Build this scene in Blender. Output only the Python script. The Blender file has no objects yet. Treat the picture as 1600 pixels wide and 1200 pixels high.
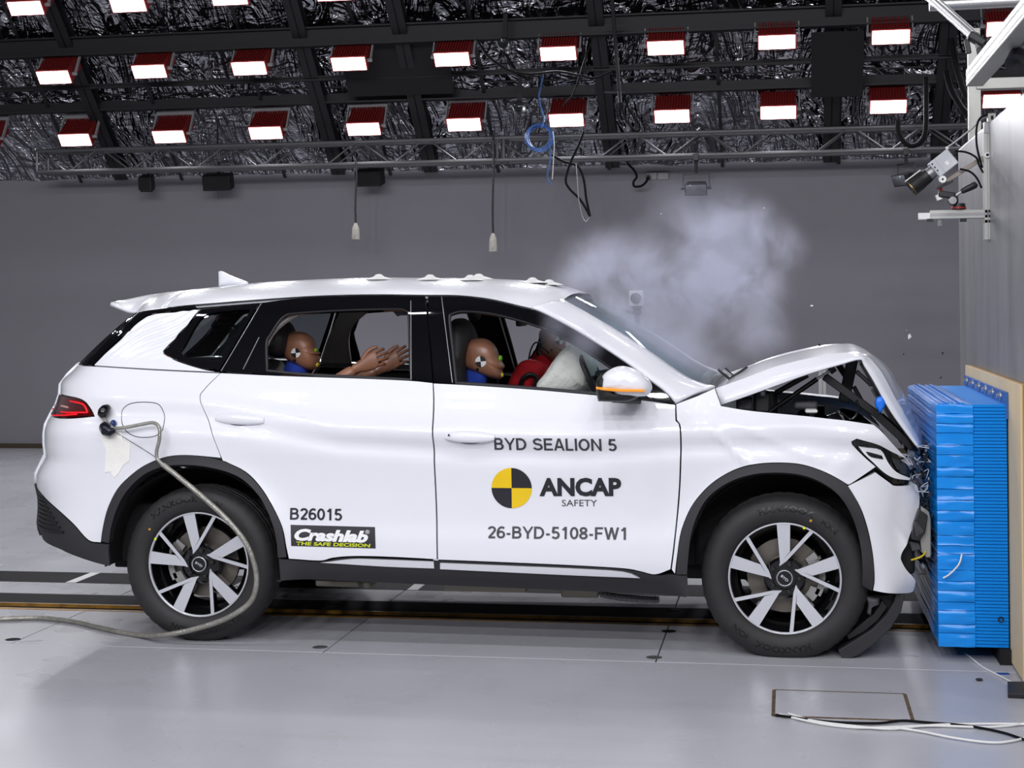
import bpy, bmesh, math, random
import numpy as np
from mathutils import Vector, Matrix, Euler, noise
from mathutils.geometry import delaunay_2d_cdt
random.seed(7)
sc = bpy.context.scene
COL = sc.collection
# ------------------------------------------------------------------ camera
CX, CY, CZ = 0.0152, -6.9933, 1.5676          # eye position (metres)
YAW, ROLL = 0.1720, 0.01018                   # turned slightly left, tiny roll
FPX, HY = 2465.4, 473.66                      # focal length in pixels, horizon row
cam = bpy.data.cameras.new('camera'); camo = bpy.data.objects.new('camera', cam); COL.objects.link(camo)
cam.sensor_width = 36.0; cam.lens = 36.0 * FPX / 1600.0
cam.shift_x = 0.0; cam.shift_y = -(600.0 - HY) / 1600.0
cam.clip_start = 0.05; cam.clip_end = 200
camo.location = (CX, CY, CZ)
camo.rotation_mode = 'QUATERNION'
camo.rotation_quaternion = (Matrix.Rotation(YAW, 4, 'Z') @ Matrix.Rotation(math.pi / 2, 4, 'X') @ Matrix.Rotation(-ROLL, 4, 'Z')).to_quaternion()
sc.camera = camo
# ------------------------------------------------------------------ world and exposure
w = bpy.data.worlds.new('world'); sc.world = w; w.use_nodes = True
w.node_tree.nodes['Background'].inputs[0].default_value = (0.75, 0.78, 0.9, 1)
w.node_tree.nodes['Background'].inputs[1].default_value = 0.02
sc.view_settings.view_transform = 'Standard'; sc.view_settings.look = 'None'
sc.view_settings.gamma = 1.0; sc.view_settings.use_curve_mapping = False
sc.view_settings.exposure = 0.0
LAMP_FRONT = 50.0      # watts of each hall lamp hung on the near side of the car
LAMP_BACK = 10.0       # watts of each lamp of the rows by the back wall
LAMP_TINT = (0.95, 0.95, 1.0)
sc.cycles.max_bounces = 8; sc.cycles.diffuse_bounces = 3; sc.cycles.glossy_bounces = 4
sc.cycles.transmission_bounces = 6; sc.cycles.transparent_max_bounces = 12; sc.cycles.volume_bounces = 2; sc.cycles.volume_step_rate = 1.3
sc.cycles.sample_clamp_indirect = 4.0
sc.cycles.caustics_reflective = False; sc.cycles.caustics_refractive = False

# ------------------------------------------------------------------ helpers
def ray(u, v):
    X = u - 800.0; Y = v - HY
    x = X * math.cos(ROLL) - Y * math.sin(ROLL); y = X * math.sin(ROLL) + Y * math.cos(ROLL)
    return Vector((x / FPX * math.cos(YAW) - math.sin(YAW), x / FPX * math.sin(YAW) + math.cos(YAW), -y / FPX))
EYE = Vector((CX, CY, CZ))
def at(u, v, Y):
    d = ray(u, v); return EYE + d * ((Y - CY) / d.y)
def atX(u, v, X):
    d = ray(u, v); return EYE + d * ((X - CX) / d.x)
def atZ(u, v, Z=0.0):
    d = ray(u, v); return EYE + d * ((Z - CZ) / d.z)
def s2l(c):
    c = c / 255.0
    return c / 12.92 if c <= 0.04045 else ((c + 0.055) / 1.055) ** 2.4
def rgb(r, g, b): return (s2l(r), s2l(g), s2l(b), 1.0)

MATS = {}
def mat(name, col=None, rough=0.5, metal=0.0, coat=0.0, spec=0.5, bump=None, vary=None, trans=0.0, ior=1.45, emit=None, alpha=1.0, stretch=(1, 1, 1), coatrough=0.03):
    """principled material; bump=(scale,strength,distance), vary=(scale,amount,second colour)"""
    if name in MATS: return MATS[name]
    m = bpy.data.materials.new(name); m.use_nodes = True
    nt = m.node_tree; b = nt.nodes['Principled BSDF']
    b.inputs['Base Color'].default_value = col; b.inputs['Roughness'].default_value = rough
    b.inputs['Metallic'].default_value = metal; b.inputs['Coat Weight'].default_value = coat
    b.inputs['Coat Roughness'].default_value = coatrough
    b.inputs['Specular IOR Level'].default_value = spec
    b.inputs['Transmission Weight'].default_value = trans; b.inputs['IOR'].default_value = ior
    b.inputs['Alpha'].default_value = alpha
    if emit:
        b.inputs['Emission Color'].default_value = emit[0]; b.inputs['Emission Strength'].default_value = emit[1]
    if bump or vary:
        tc = nt.nodes.new('ShaderNodeTexCoord'); mp = nt.nodes.new('ShaderNodeMapping')
        mp.inputs['Scale'].default_value = stretch
        nt.links.new(tc.outputs['Object'], mp.inputs['Vector'])
    if bump:
        n = nt.nodes.new('ShaderNodeTexNoise'); n.inputs['Scale'].default_value = bump[0]; n.inputs['Detail'].default_value = 5
        bp = nt.nodes.new('ShaderNodeBump'); bp.inputs['Strength'].default_value = bump[1]; bp.inputs['Distance'].default_value = bump[2]
        nt.links.new(mp.outputs[0], n.inputs['Vector']); nt.links.new(n.outputs[0], bp.inputs['Height']); nt.links.new(bp.outputs[0], b.inputs['Normal'])
    if vary:
        n = nt.nodes.new('ShaderNodeTexNoise'); n.inputs['Scale'].default_value = vary[0]; n.inputs['Detail'].default_value = 6; n.inputs['Roughness'].default_value = 0.65
        r = nt.nodes.new('ShaderNodeMapRange'); r.inputs[1].default_value = 0.35; r.inputs[2].default_value = 0.7; r.inputs[4].default_value = vary[1]
        mx = nt.nodes.new('ShaderNodeMix'); mx.data_type = 'RGBA'
        mx.inputs[6].default_value = col; mx.inputs[7].default_value = vary[2]
        nt.links.new(mp.outputs[0], n.inputs['Vector']); nt.links.new(n.outputs[0], r.inputs[0]); nt.links.new(r.outputs[0], mx.inputs[0]); nt.links.new(mx.outputs[2], b.inputs['Base Color'])
    MATS[name] = m
    return m

def tag(o, label=None, cat=None, group=None, kind=None):
    if label: o['label'] = label
    if cat: o['category'] = cat
    if group: o['group'] = group
    if kind: o['kind'] = kind
    return o
def empty(name, loc=(0, 0, 0), label=None, cat=None, group=None):
    o = bpy.data.objects.new(name, None); COL.objects.link(o); o.location = loc; o.empty_display_size = 0.1
    return tag(o, label, cat, group)
def link(name, me, parent=None):
    o = bpy.data.objects.new(name, me); COL.objects.link(o)
    if parent is not None:
        o.parent = parent
        if parent.type == 'EMPTY': o.matrix_parent_inverse = Matrix.Translation(-Vector(parent.location))
    return o
def finish(me, m, angle=35, smooth=True):
    if m is not None:
        for k in (m if isinstance(m, (list, tuple)) else [m]): me.materials.append(k)
    if smooth:
        me.shade_smooth()
        if angle: me.set_sharp_from_angle(angle=math.radians(angle))
    me.update()
    return me

class MB:
    """collects shapes; build() links them as one mesh object"""
    def __init__(s): s.v = []; s.f = []; s.mi = []; s.cur = 0
    def add(s, vs, fs):
        n = len(s.v); s.v.extend([tuple(p) for p in vs]); s.f.extend([tuple(i + n for i in f) for f in fs]); s.mi.extend([s.cur] * len(fs)); return s
    def box(s, c, d, rot=None, taper=None):
        hx, hy, hz = d[0] / 2, d[1] / 2, d[2] / 2
        vs = [Vector((x * hx, y * hy, z * hz)) for z in (-1, 1) for y in (-1, 1) for x in (-1, 1)]
        if taper:
            for i in range(4, 8): vs[i].x *= taper; vs[i].y *= taper
        if rot is not None:
            R = rot if isinstance(rot, Matrix) else Euler(rot).to_matrix()
            vs = [R @ v for v in vs]
        c = Vector(c)
        return s.add([v + c for v in vs], [(0, 2, 3, 1), (4, 5, 7, 6), (0, 1, 5, 4), (2, 6, 7, 3), (0, 4, 6, 2), (1, 3, 7, 5)])
    def box2(s, a, b):
        a = Vector(a); b = Vector(b); return s.box((a + b) / 2, [abs(b[i] - a[i]) for i in range(3)])
    def bar(s, a, b, wd, ht, up=(0, 0, 1)):
        a = Vector(a); b = Vector(b); x = (b - a); L = x.length; x.normalize()
        y = Vector(up).cross(x)
        if y.length < 1e-4: y = Vector((0, 1, 0)).cross(x)
        y.normalize(); z = x.cross(y)
        R = Matrix((x, y, z)).transposed()
        return s.box((a + b) / 2, (L, wd, ht), R)
    def cyl(s, a, b, r, r2=None, n=12, cap=True):
        a = Vector(a); b = Vector(b); r2 = r if r2 is None else r2
        x = (b - a).normalized(); q = x.orthogonal().normalized(); t = x.cross(q)
        vs = []
        for P, R in ((a, r), (b, r2)):
            for k in range(n):
                g = 2 * math.pi * k / n; vs.append(P + q * (R * math.cos(g)) + t * (R * math.sin(g)))
        fs = [(k, (k + 1) % n, n + (k + 1) % n, n + k) for k in range(n)]
        if cap: fs += [tuple(range(n - 1, -1, -1)), tuple(range(n, 2 * n))]
        return s.add(vs, fs)
    def tube(s, pts, r, n=8, cap=True, closed=False):
        pts = [Vector(p) for p in pts]; N = len(pts)
        rr = r if isinstance(r, (list, tuple)) else [r] * N
        vs = []; prev = None
        for i, p in enumerate(pts):
            t = (pts[(i + 1) % N] - pts[i - 1]) if closed else (pts[min(i + 1, N - 1)] - pts[max(i - 1, 0)])
            t.normalize()
            q = t.orthogonal().normalized() if prev is None else (prev - t * prev.dot(t)).normalized()
            prev = q; b = t.cross(q)
            for k in range(n):
                g = 2 * math.pi * k / n; vs.append(p + q * (rr[i] * math.cos(g)) + b * (rr[i] * math.sin(g)))
        fs = []
        for i in range(N if closed else N - 1):
            j = (i + 1) % N
            for k in range(n): fs.append((i * n + k, i * n + (k + 1) % n, j * n + (k + 1) % n, j * n + k))
        if cap and not closed: fs += [tuple(range(n - 1, -1, -1)), tuple(range((N - 1) * n, N * n))]
        return s.add(vs, fs)
    def lathe(s, prof, axis='Y', o=(0, 0, 0), n=48, close=False, M=None):
        """prof: (radius, position along axis)"""
        o = Vector(o); vs = []
        for (r, h) in prof:
            for k in range(n):
                g = 2 * math.pi * k / n; c, d = r * math.cos(g), r * math.sin(g)
                p = {'X': Vector((h, c, d)), 'Y': Vector((c, h, d)), 'Z': Vector((c, d, h))}[axis]
                if M is not None: p = M @ p
                vs.append(p + o)
        m = len(prof); fs = []
        for i in range(m if close else m - 1):
            j = (i + 1) % m
            for k in range(n): fs.append((i * n + k, i * n + (k + 1) % n, j * n + (k + 1) % n, j * n + k))
        return s.add(vs, fs)
    def ball(s, c, r, n=16, m=10, M=None):
        r = r if isinstance(r, (tuple, list)) else (r, r, r); c = Vector(c)
        vs = []; fs = []
        for i in range(m + 1):
            a = math.pi * i / m
            for k in range(n):
                b = 2 * math.pi * k / n
                p = Vector((r[0] * math.sin(a) * math.cos(b), r[1] * math.sin(a) * math.sin(b), r[2] * math.cos(a)))
                if M is not None: p = M @ p
                vs.append(c + p)
        for i in range(m):
            for k in range(n): fs.append((i * n + k, i * n + (k + 1) % n, (i + 1) * n + (k + 1) % n, (i + 1) * n + k))
        return s.add(vs, fs)
    def grid(s, rows, flip=False, closed=False):
        m = len(rows); n = len(rows[0]); vs = [p for r in rows for p in r]; fs = []
        for i in range(m - 1):
            for k in range(n if closed else n - 1):
                q = (i * n + k, i * n + (k + 1) % n, (i + 1) * n + (k + 1) % n, (i + 1) * n + k); fs.append(q[::-1] if flip else q)
        return s.add(vs, fs)
    def prism(s, poly, axis, a, b):
        """poly of 2D points extruded along axis from a to b: axis Y -> (x,z), X -> (y,z), Z -> (x,y)"""
        n = len(poly)
        def P(p, h): return {'Y': (p[0], h, p[1]), 'X': (h, p[0], p[1]), 'Z': (p[0], p[1], h)}[axis]
        vs = [P(p, a) for p in poly] + [P(p, b) for p in poly]
        return s.add(vs, [tuple(range(n)), tuple(range(2 * n - 1, n - 1, -1))] + [(k, n + k, n + (k + 1) % n, (k + 1) % n) for k in range(n)])
    def build(s, name, m, parent=None, angle=35, bevel=0, smooth=True, fix=True, merge=False, solid=0):
        me = bpy.data.meshes.new(name); me.from_pydata(s.v, [], s.f)
        if fix or merge:
            bm = bmesh.new(); bm.from_mesh(me)
            if merge: bmesh.ops.remove_doubles(bm, verts=bm.verts, dist=1e-5)
            idx = list(s.mi) if not merge else None
            if fix: bmesh.ops.recalc_face_normals(bm, faces=bm.faces)
            bm.to_mesh(me); bm.free()
        if isinstance(m, (list, tuple)) and len(me.polygons) == len(s.mi):
            me.polygons.foreach_set('material_index', s.mi)
        finish(me, m, angle, smooth)
        o = link(name, me, parent)
        if solid:
            md = o.modifiers.new('solid', 'SOLIDIFY'); md.thickness = solid; md.offset = 0
        if bevel:
            md = o.modifiers.new('bevel', 'BEVEL'); md.width = bevel; md.segments = 2; md.limit_method = 'ANGLE'; md.angle_limit = math.radians(40)
        return o

def spline(pts, n=6, closed=False, corner=50):
    """Catmull-Rom through pts, keeping corners sharper than `corner` degrees"""
    P = [Vector(p) for p in pts]; N = len(P); out = []
    def sharp(i):
        if not closed and (i == 0 or i == N - 1): return True
        a = P[i] - P[i - 1]; b = P[(i + 1) % N] - P[i]
        if a.length < 1e-9 or b.length < 1e-9: return True
        return a.angle(b) > math.radians(corner)
    for i in range(N if closed else N - 1):
        p1, p2 = P[i], P[(i + 1) % N]
        p0 = P[i - 1] if (closed or i > 0) and not sharp(i) else p1 + (p1 - p2)
        p3 = P[(i + 2) % N] if (closed or i + 2 < N) and not sharp((i + 1) % N) else p2 + (p2 - p1)
        for k in range(n):
            t = k / n
            out.append(0.5 * ((2 * p1) + (p2 - p0) * t + (2 * p0 - 5 * p1 + 4 * p2 - p3) * t * t + (3 * p1 - p0 - 3 * p2 + p3) * t ** 3))
    if not closed: out.append(P[-1])
    return out
def cable(name, pts, r, m, parent=None, n=6, sides=8):
    return MB().tube(spline(pts, n, corner=170), r, sides).build(name, m, parent, angle=80)
def copy_tree(o, loc=None, parent=None):
    c = o.copy(); COL.objects.link(c); c.parent = parent
    if loc is not None: c.location = loc
    for ch in [k for k in bpy.data.objects if k.parent == o]:
        copy_tree(ch, None, c)
    return c

# materials shared by many things
PAINT = mat('car_white_paint', (0.80, 0.81, 0.85, 1), 0.32, coat=0.8, spec=0.4)
BLACKGLOSS = mat('gloss_black', rgb(12, 12, 15), 0.03, coat=0.3)
PLASTIC = mat('grey_black_plastic', rgb(43, 42, 45), 0.6, bump=(900, 0.25, 0.001))
DARK = mat('dark_inner', rgb(22, 22, 24), 0.75)
BLACKP = mat('black_plastic', rgb(30, 30, 32), 0.45)
ALU = mat('brushed_aluminium', rgb(205, 205, 205), 0.35, metal=0.9)
STEEL = mat('grey_steel', rgb(150, 150, 152), 0.4, metal=0.8)
RUBBER = mat('black_cable_rubber', rgb(14, 14, 16), 0.8, spec=.2)
WHITEPL = mat('white_plastic', rgb(225, 225, 222), 0.5)

def thin_glass(name, tint, rough=0.0, refl=0.06):
    """a pane: light passes straight through, tinted, with a mirror-like sheen at grazing angles"""
    m = bpy.data.materials.new(name); m.use_nodes = True; nt = m.node_tree; N = nt.nodes.new; L = nt.links.new
    nt.nodes.remove(nt.nodes['Principled BSDF']); out = nt.nodes['Material Output']
    t = N('ShaderNodeBsdfTransparent'); t.inputs[0].default_value = tint
    g = N('ShaderNodeBsdfGlossy'); g.inputs['Roughness'].default_value = rough
    lw = N('ShaderNodeLayerWeight'); lw.inputs[0].default_value = .5
    pw = N('ShaderNodeMath'); pw.operation = 'POWER'; pw.inputs[1].default_value = 3.0; L(lw.outputs['Facing'], pw.inputs[0])
    ml = N('ShaderNodeMath'); ml.operation = 'MULTIPLY_ADD'; ml.inputs[1].default_value = .7; ml.inputs[2].default_value = refl; L(pw.outputs[0], ml.inputs[0])
    mx = N('ShaderNodeMixShader'); L(ml.outputs[0], mx.inputs[0]); L(t.outputs[0], mx.inputs[1]); L(g.outputs[0], mx.inputs[2]); L(mx.outputs[0], out.inputs[0])
    MATS[name] = m; return m
# ================================================================== THE HALL
def floor_mat():
    m = bpy.data.materials.new('grey_epoxy_floor'); m.use_nodes = True
    nt = m.node_tree; b = nt.nodes['Principled BSDF']; N = nt.nodes.new; L = nt.links.new
    g = N('ShaderNodeNewGeometry')
    def noi(scale, det, st=(1, 1, 1)):
        mp = N('ShaderNodeMapping'); mp.inputs['Scale'].default_value = st; L(g.outputs['Position'], mp.inputs['Vector'])
        n = N('ShaderNodeTexNoise'); n.inputs['Scale'].default_value = scale; n.inputs['Detail'].default_value = det; n.inputs['Roughness'].default_value = 0.6
        L(mp.outputs[0], n.inputs['Vector']); return n.outputs[0]
    def ramp(x, a, c, lo, hi):
        r = N('ShaderNodeMapRange'); r.inputs[1].default_value = a; r.inputs[2].default_value = c; r.inputs[3].default_value = lo; r.inputs[4].default_value = hi
        L(x, r.inputs[0]); return r.outputs[0]
    def mix(f, a, c):
        x = N('ShaderNodeMix'); x.data_type = 'RGBA'; L(f, x.inputs[0])
        for i, k in ((6, a), (7, c)):
            if isinstance(k, tuple): x.inputs[i].default_value = k
            else: L(k, x.inputs[i])
        return x.outputs[2]
    c = mix(ramp(noi(.8, 2), .3, .7, 0, 1), rgb(184, 185, 191), rgb(174, 174, 180))
    c = mix(ramp(noi(1.6, 3, (0.25, 2.5, 1)), .55, .95, 0, .30), c, rgb(142, 137, 130))     # faint drag marks along the track
    c = mix(ramp(noi(26, 2), .74, .80, 0, .5), c, rgb(112, 106, 100))                       # specks
    L(c, b.inputs['Base Color'])
    L(ramp(noi(2, 2), .3, .7, .24, .34), b.inputs['Roughness'])
    b.inputs['Specular IOR Level'].default_value = 0.33
    bp = N('ShaderNodeBump'); bp.inputs['Strength'].default_value = 0.15; bp.inputs['Distance'].default_value = 0.004
    L(noi(9, 3), bp.inputs['Height']); L(bp.outputs[0], b.inputs['Normal'])
    return m
FLOOR = floor_mat()
BLACKPAINT = mat('black_floor_paint', rgb(30, 30, 33), 0.75, spec=.15, vary=(3, .6, rgb(50, 49, 50)))
YELLOW = mat('yellow_floor_paint', rgb(176, 128, 38), 0.5, vary=(8, .8, rgb(70, 56, 36)))
RUST = mat('rusty_edge', rgb(110, 88, 62), 0.8, vary=(30, 1, rgb(60, 52, 46)))
def slab(x0, x1, y0, y1, z0=-0.03, z1=0.0): return MB().box2((x0, y0, z0), (x1, y1, z1))
XL, XR = -14.0, 6.0
fl = slab(XL, XR, -13.0, 9.6, -0.20, -0.03).build('floor', mat('floor_bed', rgb(40, 38, 36), 0.9), None, smooth=False)
tag(fl, 'glossy grey painted floor of the crash hall', kind='structure')
def plate(name, x0, x1, y0, y1, m=FLOOR, g=0.003, z1=0.0):
    return slab(x0 + g, x1 - g, y0 + g, y1 - g, -0.03, z1).build(name, m, fl, bevel=0.0015, smooth=False)
HX0, HX1, HY0, HY1 = -0.047, 0.462, -0.965, -0.565           # hatch
plate('floor_plate', XL, XR, -13, -0.125)
slab(HX0 + .005, HX1 - .005, HY0 + .005, HY1 - .005, -0.002, 0.003).build('hatch_lid', FLOOR, fl, bevel=.002)
r = MB()
for a, b in (((HX0, HY0), (HX1, HY0)), ((HX1, HY0), (HX1, HY1)), ((HX1, HY1), (HX0, HY1)), ((HX0, HY1), (HX0, HY0))):
    r.bar((a[0], a[1], 0.0005), (b[0], b[1], 0.0005), .016, .004)
r.build('hatch_frame', RUST, fl)
xs = [XL, -8.05, -6.55, -5.05, -3.57, -2.06, -0.56, XR]
for a, b in zip(xs, xs[1:]):
    plate('floor_plate', a, b, -0.125, 0.66)
    plate('floor_plate', a, b, 1.10, 1.43)
slab(XL, XR, .66, .70, -.03, .001).build('track_edge', YELLOW, fl)
slab(XL, XR, .815, .835, -.03, .001).build('track_edge', YELLOW, fl)
slab(XL, XR, .70, .815, -.03, -.016).build('track_groove', BLACKPAINT, fl)
slab(XL, XR, .835, 1.10, -.03, -.002).build('track_bed', BLACKPAINT, fl)
slab(XL, XR, 1.433, 1.767, -.03, 0).build('black_measuring_strip', BLACKPAINT, fl)
WHITEPAINT = mat('white_floor_paint', rgb(225, 225, 222), 0.5)
for k in range(12):
    x = -8.05 + 1.0 * k + .03
    MB().box2((x - .03, 1.435, -.001), (x + .03, 1.765, .0012)).build('white_tick', WHITEPAINT, fl)
plate('floor_plate', XL, -2.0, 1.767, 9.5); plate('floor_plate', -2.0, XR, 1.767, 9.5)
# small anchor caps let into the plates
for u, v in ((20, 999), (500, 1011), (1022, 1027), (520, 942), (1045, 986), (1052, 953)):
    p = atZ(u, v); MB().lathe([(.0, .001), (.032, .001), (.036, .0), (.036, -.002)], 'Z', p, 20).build('anchor_cap', STEEL if v > 1000 else BLACKPAINT, fl)
WALL = mat('grey_wall_paint', rgb(136, 134, 140), 0.8, vary=(0.5, 1, rgb(131, 129, 135)))
wb = MB().box2((XL, 9.5, 0), (XR, 9.7, 3.02)).build('wall_back', WALL, smooth=False); tag(wb, 'plain grey painted back wall', kind='structure')
b = MB().box2((XL, 9.46, 0), (XR, 9.5, .05)).build('baseboard_back', mat('brown_skirting', rgb(70, 60, 48), .8), smooth=False); tag(b, 'narrow brown strip along the foot of the wall', kind='structure')
DW = mat('pale_hall_wall', rgb(205, 205, 208), 0.8)
o = MB().box2((XL - .2, -13, 0), (XL, 9.7, 6)).build('wall_left', DW, smooth=False); tag(o, 'grey wall at the end of the hall', kind='structure')
o = MB().box2((XL, -13.2, 0), (XR, -13, 6)).build('wall_front', DW, smooth=False); tag(o, 'grey wall behind the viewer', kind='structure')
o = MB().box2((XR, -13, 0), (XR + .2, 9.7, 6)).build('wall_end', DW, smooth=False); tag(o, 'grey wall beyond the concrete block', kind='structure')
# ---- foil-lined sloping ceiling
def foil_mat():
    m = bpy.data.materials.new('crinkled_foil'); m.use_nodes = True
    nt = m.node_tree; b = nt.nodes['Principled BSDF']; N = nt.nodes.new; L = nt.links.new
    g = N('ShaderNodeNewGeometry')
    def noi(sc_, det, st, dis=0.0):
        mp = N('ShaderNodeMapping'); mp.inputs['Scale'].default_value = st; L(g.outputs['Position'], mp.inputs['Vector'])
        n = N('ShaderNodeTexNoise'); n.inputs['Scale'].default_value = sc_; n.inputs['Detail'].default_value = det; n.inputs['Distortion'].default_value = dis; L(mp.outputs[0], n.inputs['Vector']); return n.outputs[0]
    def M(op, a, c):
        n = N('ShaderNodeMath'); n.operation = op
        for i_, k in enumerate((a, c)):
            if isinstance(k, (int, float)): n.inputs[i_].default_value = k
            else: L(k, n.inputs[i_])
        return n.outputs[0]
    r1 = M('ABSOLUTE', M('SUBTRACT', noi(1.7, 3, (1.5, .55, .55), 2.2), .5), 0.0)      # long folds
    r2 = M('ABSOLUTE', M('SUBTRACT', noi(4.5, 3, (.6, 1.5, 1.5), 1.0), .5), 0.0)
    hgt = M('ADD', M('MULTIPLY', r1, 1.3), M('MULTIPLY', r2, .32))
    bp = N('ShaderNodeBump'); bp.inputs['Strength'].default_value = 1.0; bp.inputs['Distance'].default_value = 0.30
    L(hgt, bp.inputs['Height']); L(bp.outputs[0], b.inputs['Normal'])
    b.inputs['Base Color'].default_value = rgb(175, 175, 181); b.inputs['Metallic'].default_value = 1.0; b.inputs['Roughness'].default_value = 0.2
    return m
FOIL = foil_mat()
SL = 0.95
def cz_(y): return 3.0 + SL * (9.5 - y)
YF = 6.6
mb = MB(); rows = []
for j in range(30):
    y = 9.62 - (9.62 - YF) * j / 29; row = []
    for i in range(160):
        x = XL + (XR - XL) * i / 159
        row.append((x, y, cz_(y) + .03 * noise.noise((x * 3.1, y * 2.3, 0))))
    rows.append(row)
ce = mb.grid(rows).build('ceiling', FOIL, angle=0); tag(ce, 'sloping ceiling lined with crinkled silver foil', kind='structure')
FLATZ = cz_(YF)
MB().box2((XL, -13, FLATZ), (XR, YF, FLATZ + .1)).build('ceiling_panel', mat('dark_ceiling', rgb(46, 46, 50), .8), ce, smooth=False)
# seams of the foil sheets
SEAM = mat('foil_seam_tape', rgb(30, 30, 33), 0.5)
for k in range(17):
    x = XL + .4 + k * 1.18
    MB().bar((x, 9.5, cz_(9.5) - .045), (x, YF, cz_(YF) - .045), .035, .006).build('foil_seam', SEAM, ce)
BEAM = mat('black_steel_beam', rgb(26, 26, 29), 0.6)
def beam(a, b, wd, ht):
    o = MB()
    d = (Vector(b) - Vector(a)).normalized(); up = Vector((0, 0, 1)); side = up.cross(d).normalized(); n = d.cross(side)
    for off, ww, hh in ((ht / 2 - .008, wd, .016), (-ht / 2 + .008, wd, .016), (0, .014, ht)):
        o.bar(Vector(a) + n * off, Vector(b) + n * off, ww, hh)
    o = o.build('ceiling_beam', BEAM); tag(o, kind='structure'); return o
nb = [0]
def lbl(o, t): o['label'] = t; return o
def px_beam(v, Y, wd, ht, t): z = at(800, v, Y).z; return lbl(beam((XL, Y, z), (XR, Y, z), wd, ht), t)
px_beam(46, 8.05, .14, .19, 'black steel beam running above the middle row of lamps')
px_beam(140, 8.72, .14, .17, 'black steel beam running above the lowest row of lamps')
px_beam(112, 8.42, .05, .05, 'slim black rail between the two lower lamp rows')
px_beam(-60, 7.3, .14, .2, 'black steel beam above the topmost row of lamps')
for k, x in enumerate([at(u_, v_, 8.7).x for u_, v_ in ((-190, 170), (148, 165), (500, 155), (650, 150), (945, 140), (1300, 130), (1475, 125))]):
    lbl(beam((x, 9.4, cz_(9.4) - .085), (x, YF, cz_(YF) - .085), .15, .13), ['black rafter nearest the end wall', 'wide black rafter crossing the foil at upper left', 'black rafter passing right of the fourth lamp', 'black rafter above the second hanging cord', 'black rafter above the smoke', 'black rafter above the hanging floodlights', 'black rafter over the concrete block'][k])
# black boards laid between the beams
BOARD = mat('black_board', rgb(20, 20, 23), .8)
for (u0, u1) in ((520, 690), (1268, 1352)):
    a = at(u0, 60, 7.95); b = at(u1, 60, 7.95)
    z0, z1 = at(u0, 152, 8.5).z, at(u0, 50, 8.1).z
    o = MB().add([(a.x, 8.5, z0), (b.x, 8.5, z0), (b.x, 8.12, z1), (a.x, 8.12, z1), (a.x, 8.53, z0), (b.x, 8.53, z0), (b.x, 8.15, z1), (a.x, 8.15, z1)],
        [(0, 1, 2, 3), (7, 6, 5, 4), (0, 4, 5, 1), (1, 5, 6, 2), (2, 6, 7, 3), (3, 7, 4, 0)]).build('ceiling_board', BOARD, ce)

# ---- lamps: red finned floodlights with a bright LED face
RED = mat('red_lamp_housing', rgb(140, 40, 40), 0.5, metal=0.2)
YOKE = mat('pale_grey_yoke', rgb(150, 150, 152), 0.5)
LED = mat('led_face', (1, 1, 1, 1), 0.4, emit=((1, 0.98, 0.97, 1), 9.0))
TL = math.radians(50); SA, CA = math.sin(TL), math.cos(TL)
LN = Vector((0, -SA, -CA)); LE = Vector((0, -CA, SA)); LX = Vector((1, 0, 0))
LR = Matrix((LX, LE, -LN)).transposed()       # local x, e, depth
FW, FH, FD = 0.345, 0.150, 0.29
def lamp_proto():
    def P(x, e, d): return LX * x + LE * e - LN * d
    root = empty('flood_lamp')
    h = MB()
    h.box(P(0, -.012, FD / 2 + .012), (FW, FH - .03, FD), LR)
    nf = 13
    for k in range(nf):
        x = -FW / 2 + FW * (k + .5) / nf
        h.box(P(x, 0, FD / 2 + .012), (.009, FH, FD), LR)
    h.box(P(0, 0, .012), (FW + .012, FH + .012, .02), LR)
    h.build('housing', RED, root)
    MB().box(P(0, 0, -.001), (FW - .012, FH - .012, .006), LR).build('led_panel', LED, root)
    y = MB()
    y.box(P(0, .085, FD + .04), (FW + .07, .035, .05), LR)
    for sx in (-1, 1):
        y.bar(P(sx * (FW / 2 + .03), .085, FD + .04), P(sx * (FW / 2 + .03), -.01, .07), .012, .035)
        y.cyl(P(sx * (FW / 2), -.01, .075), P(sx * (FW / 2 + .045), -.01, .075), .018, n=10)
    y.build('yoke', YOKE, root)
    for x in (-.1, .1): MB().cyl(P(x, .085, FD + .05), P(x, .085, FD + .05) + Vector((.0, .03, .12)), .008, n=6).build('hanger', BEAM, root)
    lo = bpy.data.objects.new('lamp_light', lamp_data(LAMP_BACK)); COL.objects.link(lo); lo.parent = root
    lo.location = LN * 0.012; lo.rotation_euler = LN.to_track_quat('-Z', 'Y').to_euler()
    return root
LD = {}
def lamp_data(watts):
    if watts not in LD:
        L = bpy.data.lights.new('flood_light', 'AREA'); L.shape = 'RECTANGLE'; L.size = FW; L.size_y = FH; L.energy = watts; L.color = LAMP_TINT; LD[watts] = L
    return LD[watts]
proto = lamp_proto()
first = [True]
def lamp_at(p, watts, rotz, label, group):
    if first[0]: o = proto; first[0] = False
    else: o = copy_tree(proto)
    o.location = p; o.rotation_euler = (0, 0, rotz)
    tag(o, label, 'lamp', group)
    for ch in o.children:
        if ch.type == 'LIGHT':
            if ch.data.energy != watts: ch.data = lamp_data(watts)
    return o
row1 = [(40, 13), (200, 8), (358, -3), (522, -10), (690, -19), (860, -28), (1035, -38), (1210, -48), (1390, -58)]
row2 = [(84, 121), (233, 112), (389, 107), (545, 100), (706, 93), (872, 84), (1040, 75), (1214, 66), (1392, 58), (1572, 45)]
row3 = [(-28, 222), (117, 219), (264, 214), (415, 208), (568, 202), (725, 195), (885, 188), (1050, 182), (1216, 176), (1388, 167), (1565, 158)]
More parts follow.
